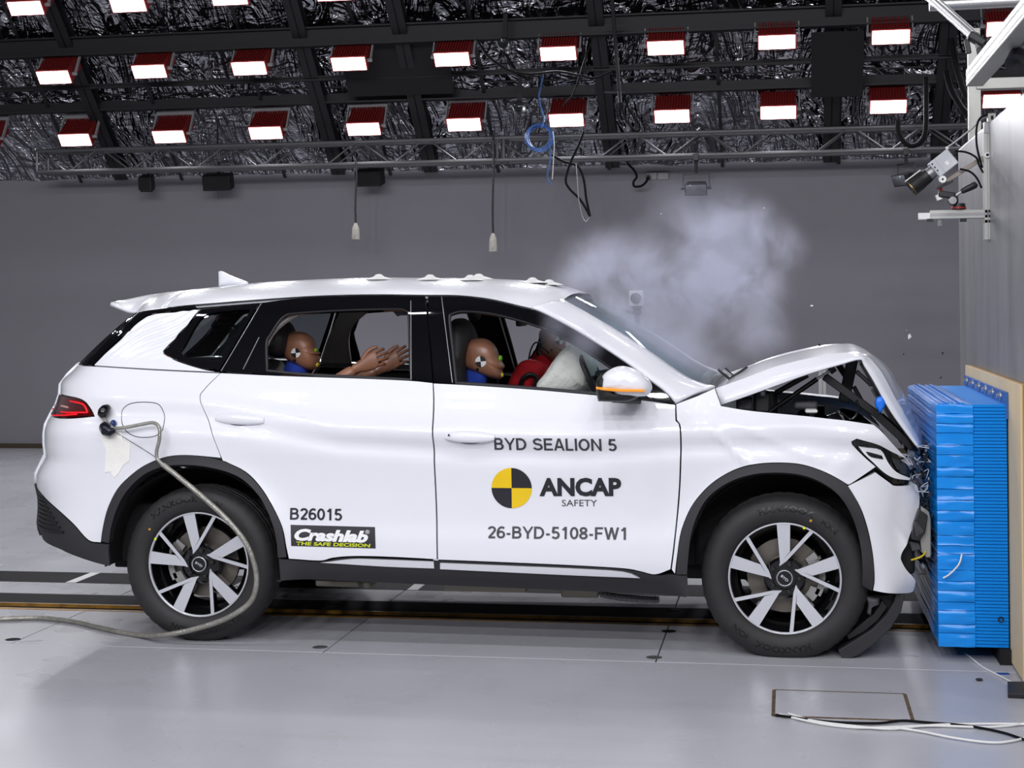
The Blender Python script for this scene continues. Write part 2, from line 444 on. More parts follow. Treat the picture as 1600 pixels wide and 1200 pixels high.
ORD = ['first', 'second', 'third', 'fourth', 'fifth', 'sixth', 'seventh', 'eighth', 'ninth', 'tenth', 'eleventh']
for nm, Y, r in (('topmost', 7.2, row1), ('middle', 7.9, row2), ('lowest', 8.6, row3)):
    for k, (u, v) in enumerate(r):
        lamp_at(at(u, v, Y), LAMP_BACK, 0, '%s lamp from the left in the %s row of red floodlights' % (ORD[k], nm), 'red floodlights under the foil ceiling')
for j, (y, rz, wt) in enumerate(((-11.5, math.pi, LAMP_FRONT * 1.25), (-8.5, math.pi, LAMP_FRONT), (-5.5, math.pi, LAMP_FRONT * .6), (-2.0, math.pi, LAMP_FRONT * .4), (3.6, 0, LAMP_FRONT * .35))):
    for k in range(6):
        lamp_at((-6.3 + 1.75 * k, y, FLATZ - .45), wt, rz, '%s red floodlight of the %s row hung from the flat ceiling over the viewer' % (ORD[k], ORD[j]), 'floodlights over the viewer')
# ================================================================== THE CAR
YC = 0.91                                   # centre plane of the car
WB, ZH = 2.712, 0.355                       # wheelbase, hub height
HUBS = ((0.0, ZH), (-WB, ZH))
def curve1(knots):
    ks = sorted(knots); X = np.array([k[0] for k in ks], float); Yv = np.array([k[1] for k in ks], float)
    d = np.gradient(Yv, X)
    def f(x):
        if x <= X[0]: return float(Yv[0])
        if x >= X[-1]: return float(Yv[-1])
        i = int(np.searchsorted(X, x) - 1); h = X[i + 1] - X[i]; t = (x - X[i]) / h
        return float((2 * t ** 3 - 3 * t * t + 1) * Yv[i] + (t ** 3 - 2 * t * t + t) * h * d[i] + (-2 * t ** 3 + 3 * t * t) * Yv[i + 1] + (t ** 3 - t * t) * h * d[i + 1])
    return f
base_y = curve1([(.10, .09), (.20, .05), (.28, .015), (.34, -.018), (.40, -.030), (.48, -.026), (.58, -.010), (.70, -.004), (.82, -.010), (.91, -.020), (.985, -.022), (1.02, -.012), (1.06, .006), (1.10, .022), (1.15, .040), (1.30, .100), (1.45, .168), (1.55, .222), (1.62, .275), (1.75, .40)])
# tail edge of the body seen from the side (z -> x), and the nose of the pushed-in bumper
tail_x = curve1([(.30, -3.40), (.40, -3.58), (.45, -3.612), (.49, -3.628), (.57, -3.63), (.64, -3.635), (.70, -3.65), (.745, -3.65), (.785, -3.63), (.835, -3.597), (.90, -3.597), (.985, -3.59), (1.045, -3.572), (1.118, -3.545), (1.16, -3.535), (1.19, -3.543), (1.212, -3.535), (1.25, -3.495), (1.284, -3.455), (1.41, -3.30), (1.52, -3.155), (1.60, -3.06), (1.8, -2.9)])
def crease_z(x): return np.interp(x, [-3.8, -2.75, -2.5, -2.0, -1.4, -.9, -.45, 0.1, .5], [1.135, 1.10, 1.07, .985, .95, .935, .975, 1.0, .93])
def S(x, z):
    y = base_y(z)
    # shoulder line: a shallow hollow under the crease, flat door in between
    zc = crease_z(x)
    y += 0.015 * math.exp(-((z - (zc - .055)) / .042) ** 2) - 0.005 * math.exp(-((z - (zc + .03)) / .03) ** 2)
    # wheel arches stand out
    for hx, hz in HUBS:
        r = math.hypot(x - hx, z - hz)
        if r < .62 and z < .95:
            g = math.exp(-((r - .43) / .075) ** 2); y = y * (1 - g) + (-.040) * g
    # rounded tail
    x0 = -3.02
    if x < -2.9:
        amp = .30 if z < 1.25 else .30 - .18 * min(1, (z - 1.25) / .25)
        if z > 1.45: x0 = -2.9
        t = min((x0 - x) / (x0 - tail_x(z)), 1.15 if z < 1.45 else 1.05); y += amp * max(0.0, t) ** 4.2
    # rounded nose
    if x > .22 and z < 1.1:
        t = (x - .22) / .40; y += .16 * t ** 3
    return y
def on(u, v):
    Y = 0.0
    for _ in range(14):
        p = at(u, v, Y); Y = 0.5 * Y + 0.5 * S(p.x, p.z)
    p = at(u, v, Y); return (p.x, p.z)
def Sn(x, z):
    h = .004; a = (S(x + h, z) - S(x - h, z)) / (2 * h); b = (S(x, z + h) - S(x, z - h)) / (2 * h)
    return Vector((a, -1, b)).normalized()

car = empty('car', (-1.6, YC, 0), 'white crashed suv with buckled bonnet pressed into the blue barrier', 'car')
def area2(P): return 0.5 * sum(P[i][0] * P[(i + 1) % len(P)][1] - P[(i + 1) % len(P)][0] * P[i][1] for i in range(len(P)))
def inset(P, g):
    if area2(P) < 0: P = P[::-1]
    n = len(P); out = []
    for i in range(n):
        a = Vector(P[i - 1]); b = Vector(P[i]); c = Vector(P[(i + 1) % n])
        d1 = (b - a); d2 = (c - b)
        if d1.length < 1e-9: d1 = d2
        if d2.length < 1e-9: d2 = d1
        d1 = d1.normalized(); d2 = d2.normalized()
        n1 = Vector((-d1.y, d1.x)); n2 = Vector((-d2.y, d2.x)); m = n1 + n2
        if m.length < 1e-6: m = n1
        m = m.normalized(); k = g / max(m.dot(n1), .4)
        out.append((b.x + m.x * k, b.y + m.y * k))
    return out
def resample(P, step):
    out = []
    n = len(P)
    for i in range(n):
        a = Vector(P[i]); b = Vector(P[(i + 1) % n]); k = max(1, int((b - a).length / step + .5))
        for j in range(k): q = a.lerp(b, j / k); out.append((q.x, q.y))
    return out
def inside(P, x, y):
    c = False; n = len(P); j = n - 1
    for i in range(n):
        if (P[i][1] > y) != (P[j][1] > y) and x < (P[j][0] - P[i][0]) * (y - P[i][1]) / (P[j][1] - P[i][1]) + P[i][0]: c = not c
        j = i
    return c
def outline(px, n=5, corner=40, raw=False):
    """image outline -> smooth (x,z) outline on the body side"""
    P = [(p[1], p[2]) if p[0] == 'w' else on(*p) for p in px]
    P = spline([Vector((a, b)) for a, b in P], n, True, corner)
    return [(p.x, p.y) for p in P]
def panel(name, poly, m, parent=car, holes=(), gap=.002, cell=.045, thick=.02, lift=0.0, surf=S, surfn=Sn, mirror=True, dimple=None, dx=0.0):
    """a body panel: outline in (x,z) laid on the body side, edges turned in"""
    P = resample(inset(poly, gap), cell * .6)
    H = [resample(inset(h, -gap)[::-1] if False else inset(h, -gap), cell * .6) for h in holes]
    pts = [Vector(p) for p in P]; edges = [(i, (i + 1) % len(P)) for i in range(len(P))]
    for h in H:
        n0 = len(pts); pts += [Vector(p) for p in h]; edges += [(n0 + i, n0 + (i + 1) % len(h)) for i in range(len(h))]
    bnd = np.array([tuple(p) for p in pts])
    x0, z0 = bnd.min(0); x1, z1 = bnd.max(0)
    nx = int((x1 - x0) / cell) + 1; nz = int((z1 - z0) / cell) + 1
    for i in range(nx + 1):
        for j in range(nz + 1):
            x = x0 + cell * (i + .5 * (j % 2)); z = z0 + cell * j
            if inside(P, x, z) and not any(inside(h, x, z) for h in H):
                if np.min((bnd[:, 0] - x) ** 2 + (bnd[:, 1] - z) ** 2) > (cell * .35) ** 2: pts.append(Vector((x, z)))
    V, E, F, ov, oe, of = delaunay_2d_cdt(pts, edges, [], 0, 1e-6)
    verts = []; nor = []
    for p in V:
        n = surfn(p.x, p.y); q = Vector((p.x, surf(p.x, p.y), p.y)) + n * lift
        if dimple: q = q + n * dimple(p.x, p.y)
        verts.append(q); nor.append(n)
    if dimple:
        for i, p in enumerate(V):
            h = .003
            def D(x, z): return surf(x, z) - dimple(x, z)
            a = (D(p.x + h, p.y) - D(p.x - h, p.y)) / (2 * h); b = (D(p.x, p.y + h) - D(p.x, p.y - h)) / (2 * h); nor[i] = Vector((a, -1, b)).normalized()
    faces = []
    for f in F:
        mx = sum(V[i].x for i in f) / 3; mz = sum(V[i].y for i in f) / 3
        if not inside(P, mx, mz) or any(inside(h, mx, mz) for h in H): continue
        a, b, c = V[f[0]], V[f[1]], V[f[2]]
        ar = (b.x - a.x) * (c.y - a.y) - (c.x - a.x) * (b.y - a.y)
        faces.append(tuple(f) if ar > 0 else tuple(f)[::-1])
    cnt = {}
    for f in faces:
        for k in range(3):
            e = (f[k], f[(k + 1) % 3]); cnt[e] = cnt.get(e, 0) + 1
    fn = list(nor); loopn = None
    extra = {}
    def dup(i, key, off):
        if (i, key) not in extra:
            extra[(i, key)] = len(verts); verts.append(verts[i] - nor[i] * off); fn.append(None)
        return extra[(i, key)]
    for (a, b) in list(cnt):
        if (b, a) not in cnt:
            d = Vector((V[b].x - V[a].x, 0, V[b].y - V[a].y)).normalized()
            out = Vector((d.z, 0, -d.x))
            q = (dup(b, 't', 0), dup(a, 't', 0), dup(a, 'b', thick), dup(b, 'b', thick))
            for i in q:
                fn[i] = out if fn[i] is None else (fn[i] + out)
            faces.append(q)
    me = make_panel_mesh(name, verts, faces, fn, m, False)
    o = link(name, me, parent)
    if mirror: PAIRS.append((o, verts, faces, fn, m))
    return o
PAIRS = []
def make_panel_mesh(name, verts, faces, nor, m, mir):
    vs = [(v.x, 2 * YC - v.y if mir else v.y, v.z) for v in verts]
    ns = [((n.x, -n.y if mir else n.y, n.z) if n is not None and n.length > 1e-6 else (0, -1, 0)) for n in nor]
    fs = [f[::-1] for f in faces] if mir else faces
    me = bpy.data.meshes.new(name); me.from_pydata(vs, [], fs); me.materials.append(m); me.shade_smooth()
    me.normals_split_custom_set_from_vertices(ns); me.update()
    return me
def mirror_mesh(o): PAIRS.append((o,))
def finish_far_side():
    """the same parts on the far side of the car"""
    far = {}
    for rec in PAIRS:
        o = rec[0]; nm = o.name.split('.')[0]; par = far.get(o.parent, car)
        if len(rec) > 1: me = make_panel_mesh(nm, rec[1], rec[2], rec[3], rec[4], True)
        else:
            me = o.data.copy(); n = len(me.vertices); a = np.empty(n * 3); me.vertices.foreach_get('co', a); a = a.reshape(-1, 3); a[:, 1] = 2 * YC - a[:, 1]
            me.vertices.foreach_set('co', a.ravel()); me.flip_normals(); me.update()
        c = link(nm, me, par); far[o] = c
        for md in o.modifiers:
            k = c.modifiers.new(md.name, md.type)
            if md.type == 'BEVEL': k.width = md.width; k.segments = md.segments; k.limit_method = 'ANGLE'; k.angle_limit = md.angle_limit
            if md.type == 'SOLIDIFY': k.thickness = md.thickness; k.offset = md.offset

# ---- traced outlines of the side
REAR_ARCH_OUT = [(158, 846), (161, 825), (168.6, 794.6), (184, 764), (207, 741), (230, 725.6), (260.6, 714), (291, 711.5), (326, 714), (352.6, 721.8), (383, 737), (406, 760), (425.5, 791), (441, 825), (448.5, 873)]
REAR_ARCH_IN = [(171, 849), (174.4, 825), (184, 794.6), (199, 768), (222, 745), (245, 733), (268, 728), (299, 727.5), (330, 731.5), (360, 740), (383, 753), (406, 778), (421.6, 809), (431, 840.6), (434, 872)]
FRONT_ARCH_OUT = [(1056, 898), (1059, 865), (1065, 829), (1080, 793), (1101, 766), (1125, 746.5), (1155, 731.5), (1188, 724.6), (1224, 723.4), (1254, 726.4), (1284, 736), (1308, 748), (1326, 761), (1344, 793), (1356, 829), (1363.5, 868), (1366, 904), (1363, 924)]
FRONT_ARCH_IN = [(1074, 898), (1075.5, 877), (1080, 838), (1092, 802), (1110, 775), (1140, 754), (1170, 743.5), (1200, 739.6), (1236, 740.5), (1269, 748), (1299, 764.5), (1320, 787), (1335, 817), (1344, 853), (1347, 886), (1346.3, 914.5)]
# quarter panel with bumper
def T(z, k=0.0): return ('w', tail_x(z) + k, z)
lamp_px = [(113, 621), (130, 627), (140, 637), (147, 650), (120, 652.5), (95, 653)]
tail = [T(1.215), T(1.17), T(1.14), T(1.115)]
quarter_px = [(345, 583), (325, 602), (313, 616), (314, 630), (330, 672), (346, 716)] + REAR_ARCH_OUT[::-1][6:] + [(157, 848)] + [(138, 844), (115, 819), (90, 796), (70, 777.5)]
low = on(64, 771)
quarter = outline(quarter_px + [('w', low[0], low[1]), T(.70), T(.745), T(.785), T(.835), T(.90), T(.97), T(1.043), (95, 653.5), (120, 653), (147.5, 650.5), (140.5, 637), (130.5, 626), (113, 620.3), T(1.15), T(1.17), T(1.195), T(1.22), T(1.25), T(1.284), (145, 572), (240, 578)], 4, 35)
QP = panel('quarter_panel', quarter, PAINT, cell=.022)
tl = panel('tail_lamp', outline([T(1.046), (95, 653), (120, 652.3), (146.5, 650), (140, 638), (130, 627), (113, 621.4), T(1.147)], 4, 35), mat('tail_lamp_red', rgb(74, 8, 12), 0.08, coat=1.0), cell=.03, lift=.004)
for pts in ([(82, 640), (100, 645), (125, 645), (138, 645), (131, 632), (112, 627), (84, 622)], [(84, 650), (100, 650), (122, 648)]):
    P = [on(*p) for p in pts]; P3 = [Vector((a, S(a, b), b)) + Sn(a, b) * .006 for a, b in P]
    o = MB().tube(spline(P3, 5, corner=80), .0045, 6).build('light_guide', mat('red_light_guide', rgb(235, 28, 40), .3, emit=(rgb(235, 20, 30), .25)), tl); mirror_mesh(o)
P = [on(*p) for p in [(86, 634), (100, 635), (108, 637)]]
o = MB().tube([Vector((a, S(a, b), b)) + Sn(a, b) * .006 for a, b in P], .005, 6).build('reversing_lens', mat('pale_lens', rgb(210, 170, 160), .2), tl); mirror_mesh(o)
# black lower rear bumper
rb = panel('rear_lower_bumper', outline([T(.698, .001), ('w', low[0], low[1]), (70, 778.5), (90, 797), (115, 820), (138, 845), (157, 849), (171, 850), (170, 860), (172, 885), (140, 877), (107, 865), (88, 856), T(.445, .01), T(.47, .004), T(.50), T(.57), T(.64)], 4, 35), PLASTIC, cell=.04)
for k in range(8):
    z = .505 + .02 * k
    x1 = np.interp(z, [.50, .65], [-3.36, -3.53])
    row = []
    for i in range(6):
        x = (tail_x(z) + .03) + (x1 - tail_x(z) - .03) * i / 5
        row.append(Vector((x, S(x, z) - .004, z)))
    o = MB().tube(row, .006, 5).build('bumper_vent_slat', BLACKP, rb); mirror_mesh(o)
panel('rear_arch_flare', outline(REAR_ARCH_OUT[:-1] + [(448.5, 871)] + REAR_ARCH_IN[::-1], 4, 50), PLASTIC, cell=.04, lift=.004, thick=.05)
panel('front_arch_flare', outline(FRONT_ARCH_OUT + FRONT_ARCH_IN[::-1], 4, 50), PLASTIC, cell=.04, lift=.004, thick=.05)
# doors
belt_r = [(345, 582.5), (440, 587), (560, 591), (640, 594.5), (676.5, 598)]
rd = panel('rear_door', outline(belt_r + [(677, 640), (680, 760), (683, 874.5), (640, 872), (590, 869.8), (548, 869.5), (520, 872), (499, 876.5), (451, 873.5), (447, 855)] + REAR_ARCH_OUT[9:14][::-1] + [(346.5, 717), (330, 672), (314, 630), (313, 616), (325, 602)], 4, 35), PAINT, cell=.02)
belt_f = [(677, 598.5), (740, 602), (835, 608.5), (929, 617), (990, 623.5), (1055, 632)]
fd = panel('front_door', outline(belt_f + [(1056, 657), (1061, 662), (1063, 677), (1063, 720), (1060.5, 775), (1053, 850), (1048, 890), (1024, 898), (1000, 893), (974, 888.5), (900, 884), (807, 879.8), (687, 875), (684, 875), (681, 760), (678, 640)], 4, 35), PAINT, cell=.02)
SIDESTRIP = mat('satin_white_strip', rgb(225, 226, 230), .25, metal=.3)
panel('sill_strip', outline([(499, 879.5), (548, 873), (590, 873.5), (678, 877), (679, 889), (600, 886)], 3, 30), SIDESTRIP, parent=rd, cell=.05, thick=.012)
panel('sill_strip', outline([(687, 879), (807, 884), (900, 888), (974, 893), (1002, 904), (900, 900), (687, 890)], 3, 30), SIDESTRIP, parent=fd, cell=.05, thick=.012)
sill = panel('sill_cover', outline([(434, 873), (451, 874.5), (499, 878), (548, 871), (683, 876), (807, 881), (900, 885), (974, 889.5), (1024, 899.5), (1046, 898), (1074, 899), (1077, 930), (1045, 932), (800, 921), (684, 916.5), (451, 908), (437, 909)], 3, 35), PLASTIC, cell=.05, lift=-.008)
# front wing
fender_px = [(1056, 631), (1090, 618), (1117, 606), (1127, 634), (1174, 641.5), (1257, 649.4), (1293, 653.5), (1325, 657), (1365, 663), (1377, 673), (1395, 693), (1410, 709), (1418, 718.5), (1392, 706), (1370, 694.8), (1338.5, 686), (1331, 690), (1331.5, 694), (1350, 713), (1369, 729.5), (1334, 753.5), (1325, 758)]
fen = outline(fender_px + FRONT_ARCH_OUT[1:12][::-1] + [(1055, 898), (1049, 890), (1054, 850), (1061.5, 775), (1064, 720), (1064, 677), (1062, 662), (1057, 656)], 4, 30)
def buckle(x, z):
    d = .010 * math.exp(-((x + .38) / .05) ** 2 - ((z - 1.08) / .05) ** 2)          # dent behind the pillar foot
    a = .016 * math.exp(-(((x + .28) * .75 + (z - .97) * .8) / .022) ** 2) * math.exp(-((x + .20) / .14) ** 2 - ((z - .93) / .13) ** 2)
    b = .010 * math.exp(-(((x + .1) * .4 + (z - .98) * .9) / .02) ** 2) * math.exp(-((x + .08) / .25) ** 2)
    c = .012 * math.exp(-(((x - .28) * .7 - (z - .88) * .7) / .04) ** 2) * math.exp(-((x - .28) / .12) ** 2 - ((z - .85) / .1) ** 2)
    return .6 * a + b * .5 - .8 * d + .5 * c
fender = panel('front_wing', fen, PAINT, cell=.022, dimple=buckle)
bump_px = [(1324, 759), (1346, 748.5), (1368, 737.5), (1390, 753.5), (1398, 758.5), (1413, 759), (1423, 757), (1429, 750), (1435, 762), (1437.5, 780), (1435, 803), (1423, 837), (1413, 858), (1409, 870), (1410, 877), (1417, 890), (1429, 904), (1430.5, 913), (1427, 925), (1417, 927.5), (1388, 927.5), (1363.5, 923), (1366, 904), (1363.5, 868), (1356, 829), (1344, 793)]
def bfold(x, z):
    p = .018 * math.exp(-(((x - .53) - (z - .47) * -.35) / .02) ** 2) * math.exp(-((z - .44) / .09) ** 2)
    return p - .012 * math.exp(-((x - .50) / .05) ** 2 - ((z - .62) / .15) ** 2)
fb = panel('front_bumper', outline(bump_px, 4, 40), PAINT, cell=.025, dimple=bfold)
# headlamp
hl = panel('head_lamp', outline([(1330.6, 692), (1338.5, 686.5), (1370, 695.5), (1392.5, 706.8), (1415, 720), (1424, 738), (1420, 756), (1398, 757.5), (1390, 752), (1370, 733), (1350, 712.5)], 4, 50), BLACKGLOSS, cell=.03, lift=-.006, thick=.05)
panel('lamp_reflector', outline([(1340, 697), (1354, 699), (1377, 703), (1388, 722), (1401, 737), (1424, 747), (1421, 751), (1398, 748), (1381, 739), (1364, 723), (1350, 710)], 3, 50), mat('lamp_white_drl', rgb(235, 236, 240), .15, coat=1), parent=hl, cell=.03, lift=.0, thick=.01)
panel('lamp_unit', outline([(1352, 706), (1356, 705), (1378, 711), (1381, 718.5), (1360, 714.5)], 3, 50), BLACKGLOSS, parent=hl, cell=.03, lift=.004, thick=.01)
panel('lamp_cover', outline([(1390, 714), (1412, 722), (1421, 738), (1419, 744), (1404, 738)], 3, 50), mat('lamp_chrome_dark', rgb(70, 78, 92), .12, metal=.8), parent=hl, cell=.03, lift=.002, thick=.01)
# pillar panel behind the quarter glass, faintly ribbed
def ribs(x, z): return .0042 * math.sin(((x + 3.2) * .55 - (z - 1.4) * .95 + .015 * math.sin(x * 16)) * 190) * max(0, min(1, (z - 1.30) / .12)) * max(0, min(1, 1.6 - (z - 1.3) * 4))
panel('pillar_panel', outline([(146, 571), (190, 528), (222, 499), (236, 492), (270, 487.5), (312, 483), (300, 499), (268, 535), (255, 548), (256, 553), (278, 564.5), (318, 577), (344.7, 582), (240, 577)], 4, 35), PAINT, cell=.0075, dimple=ribs)
panel('rear_screen_edge', outline([(122, 571), (160, 534), (206, 493.5), (213, 488), (259, 481), (300, 477), (310, 482), (270, 486.8), (235, 491.3), (221, 498.3), (189, 527), (145, 570.5)], 3, 30), BLACKGLOSS, cell=.04)
GLASSDARK = mat('privacy_glass', rgb(26, 30, 33), .03, coat=.4)
SMOKED = thin_glass('smoked_glass', (.30, .34, .35, 1))
qout = [(313.5, 483), (350, 479), (406, 473.5), (376, 523), (344, 577), (318, 576), (279, 563.8), (256, 552.5), (256.5, 547), (269, 535.5), (301, 499.5)]
qin = [(322, 492), (350, 487), (383, 484.5), (388, 489), (362, 531), (345, 559), (338, 564), (316, 563), (290, 556), (283, 550), (290, 538), (308, 506)]
panel('quarter_glass_border', outline(qout, 4, 40), BLACKGLOSS, holes=[outline(qin, 4, 80)], cell=.05)
panel('quarter_glass', outline(qin, 4, 80), SMOKED, gap=-.01, cell=.06, lift=-.006, thick=.001)
# black window surrounds
rear_open = [(416, 580), (415, 536), (421, 523), (435.6, 500.6), (446, 492), (456, 489), (512, 485), (560, 483), (615.6, 482), (632, 484), (638.5, 494), (640, 540), (642, 594), (560, 590), (480, 586)]
rf = panel('window_frame', outline([(408, 473), (440, 468.3), (494, 463.5), (587, 461.3), (665, 462.4), (670, 520), (676.5, 597), (640, 593.8), (560, 590.5), (440, 586), (346, 581), (377, 524)], 3, 35), BLACKGLOSS, parent=rd, holes=[outline(rear_open, 4, 50)], cell=.05, thick=.03)
front_open = [(711.6, 599), (706, 545), (701, 497), (705, 489.5), (719, 485.8), (745, 486.5), (769, 489.6), (800, 496.6), (847, 511.5), (880, 527), (910, 545), (950, 571), (985, 598), (991, 610), (988, 621), (929, 615.5), (835, 607.5), (760, 602)]
ff = panel('window_frame', outline([(668, 462.4), (722, 463), (769, 469), (816, 480), (848, 489.5), (910, 523), (972, 563), (1019, 597.5), (1040, 614), (1054, 631), (990, 622.5), (929, 616.5), (835, 608), (740, 601.5), (678, 598), (672, 520)], 3, 35), BLACKGLOSS, parent=fd, holes=[outline(front_open, 4, 50)], cell=.05, thick=.03)
SEALM = mat('rubber_window_seal', rgb(42, 42, 45), .6)
for nm, pl, par in (('window_seal', rear_open, rd), ('window_seal', front_open, fd)):
    P = outline(pl, 4, 50); o = MB().tube([Vector((a, S(a, b) + .012, b)) for a, b in P], .009, 6, closed=True).build(nm, SEALM, par, angle=0); mirror_mesh(o)
# thin bright joints on the pillars
LINE = mat('bright_joint', rgb(150, 150, 155), .3, metal=.6)
for a, b, par in (((405, 527), (380, 577), rf), ((408.5, 474), (345.5, 580), rf), ((690, 464), (707, 598), ff), ((642, 470), (642.5, 593), rf)):
    n = 8; P = [on(a[0] + (b[0] - a[0]) * i / n, a[1] + (b[1] - a[1]) * i / n) for i in range(n + 1)]
    o = MB().tube([Vector((x, S(x, z) - .0005, z)) for x, z in P], .0022, 5).build('pillar_joint', LINE, par); mirror_mesh(o)
# lowered glass in the rear door
CLEAR = thin_glass('clear_glass', (.86, .92, .92, 1))
panel('window_glass', outline([(417, 577), (480, 580), (560, 582), (642, 580), (642.3, 600), (560, 598), (480, 594), (417, 590)], 2, 30), CLEAR, parent=rd, cell=.08, thick=.001, lift=-.018)

# ---- roof, spoiler, pillars and windscreen: crowned surfaces across the car
rail = [on(*p) for p in [(173, 472.5), (211, 487.5), (240, 483.3), (259, 480.5), (350, 472), (411, 467.3), (494, 462), (587, 459.8), (660, 460.5), (722, 461.5), (769, 467.3), (816, 478.3), (830, 481.5)]]
zr = curve1(rail)
sil = [at(u, v, Y) for u, v, Y in [(171, 470, .42), (200, 462, .5), (217, 458.5, .5), (259, 454, .5), (297, 450, .5), (345, 445, .5), (400, 440, .5), (456, 437, .5), (550, 433.5, .5), (660, 434, .5), (754, 435.5, .5), (816, 439.5, .55), (879, 451, .65), (910, 460.5, .8), (925, 466, .91)]]
zc = curve1([(p.x, p.z + .004) for p in sil])
def roof_pt(x, s):
    a = zr(x); ya = S(x, a); c = max(zc(x), a + .004)
    return Vector((x, ya + (YC - ya) * s, a + (c - a) * (1 - (1 - s) ** 3.0)))
P0 = rail[-1][0]; P1 = at(879, 470, .33).x; P2 = at(912, 461, .91).x
def xfront(s):
    return P0 + (P1 - P0) * min(s / .13, 1) + (P2 - P1) * max(0, min(1, math.sin((s - .13) / .87 * math.pi / 2))) if s > .13 else P0 + (P1 - P0) * (s / .13)
ss = [0, .02, .05, .09, .13, .2, .3, .42, .56, .72, .88, 1.0]
def crown(name, x_a, x_b, nq, m, fb_=lambda s, x: x, fe_=lambda s, x: x):
    rows = []
    for i in range(nq + 1):
        q = i / nq; half = []
        for s in ss:
            xa, xb = fb_(s, x_a), fe_(s, x_b); half.append(roof_pt(xa + (xb - xa) * q, s))
        rows.append(half + [Vector((p.x, 2 * YC - p.y, p.z)) for p in half[-2::-1]])
    o = MB().grid(rows).build(name, m, car, angle=60)
    md = o.modifiers.new('solid', 'SOLIDIFY'); md.thickness = .018; md.offset = -1; md.use_rim = (name != 'roof')
    return o
XS = at(250, 470, .22).x
SPO = rail[0][0]
spoiler = crown('roof_spoiler', SPO, XS - .0015, 10, PAINT, lambda s, x: x - .05 * math.sin(s * math.pi / 2) ** 2, lambda s, x: x + .03 * (1 - s))
roof = crown('roof', XS + .0015, P0, 40, PAINT, lambda s, x: x + .03 * (1 - s), lambda s, x: xfront(s))
# windscreen
nN = [(879, 470.5, .33), (929, 498.5, .305), (972.5, 525, .28), (1019, 555, .25), (1066, 588, .225), (1097, 602, .20), (1117, 606, .17)]
cN = [(912, 461, YC), (948, 479, YC), (979, 498, YC), (1035, 535.6, YC), (1070, 560, YC), (1100, 579, YC), (1124, 598, YC)]
WN = spline([at(*p) for p in nN], 4, corner=170); WC = spline([at(*p) for p in cN], 4, corner=170)
def between(A, C, s, p):
    k = 1 - (1 - s) ** p
    return Vector((A.x + (C.x - A.x) * k, A.y + (C.y - A.y) * s, A.z + (C.z - A.z) * k))
rows = []
for A, C in zip(WN[:-2], WC[:-2]):
    h = [between(A, C, s, 1.8) for s in (0, .08, .18, .3, .45, .6, .8, 1)]
    rows.append(h + [Vector((p.x, 2 * YC - p.y, p.z)) for p in h[-2::-1]])
WSG = thin_glass('windscreen_glass', (.72, .90, .89, 1))
ws = MB().grid(rows).build('windscreen', WSG, car, angle=0)
# A pillars: from the black surround up and over to the glass
pl = [on(*p) for p in [(830, 481.5), (848, 488), (880, 504.5), (910, 521.5), (972, 561.5), (1019, 596), (1040, 612.5), (1056, 630)]]
PL = spline([Vector((x, S(x, z) - .002, z)) for x, z in pl], 4, corner=170)
m_ = len(WN) - 1
rows = []
for i in range(33):
    t = i / 32
    a = PL[min(int(t * (len(PL) - 1)), len(PL) - 2)].lerp(PL[min(int(t * (len(PL) - 1)) + 1, len(PL) - 1)], t * (len(PL) - 1) - min(int(t * (len(PL) - 1)), len(PL) - 2))
    k = t * m_; j = min(int(k), m_ - 1); c = WN[j].lerp(WN[j + 1], k - j)
    r = []
    for s in range(7):
        f = s / 6; p = a.lerp(c, f); bulge = math.sin(f * math.pi) * .016; p = p + Vector((.35, -.75, .55)) * bulge; r.append(p)
    rows.append(r)
ap = MB().grid(rows).build('front_pillar', PAINT, car, angle=0)
md = ap.modifiers.new('solid', 'SOLIDIFY'); md.thickness = .02; md.offset = 0
mirror_mesh(ap)
# black ceramic border inside the glass and cowl
cow = []
for t in range(2):
    A = WN[-2 - t * 3]; C = WC[-2 - t * 3]
    h = [between(A, C, s, 1.8) + Vector((.0, 0, -.012)) for s in (0, .1, .25, .45, .7, 1)]
    cow.append(h + [Vector((p.x, 2 * YC - p.y, p.z)) for p in h[-2::-1]])
MB().grid(cow).build('screen_cowl', BLACKP, car, solid=.01)
# ---- tail: tailgate, screen and the rest of the rear bumper, across the car
def tailrow(z, dxm, k=0.0):
    x = tail_x(z) + k; y0 = S(x, z); r = []
    for i in range(13):
        t = i / 12; r.append((x - dxm * math.sin(math.pi * t) ** .6, y0 + (2 * YC - 2 * y0) * t, z))
    return r
MB().grid([tailrow(.70 + .584 * i / 12, .07) for i in range(13)]).build('tailgate', PAINT, car, angle=0, solid=.02)
MB().grid([tailrow(.45 + .25 * i / 8, .06, .004) for i in range(9)]).build('rear_lower_cover', PLASTIC, car, angle=0, solid=.02)
MB().grid([tailrow(1.285 + .26 * i / 8, .05) for i in range(9)]).build('rear_screen', GLASSDARK, car, angle=0, solid=.006)
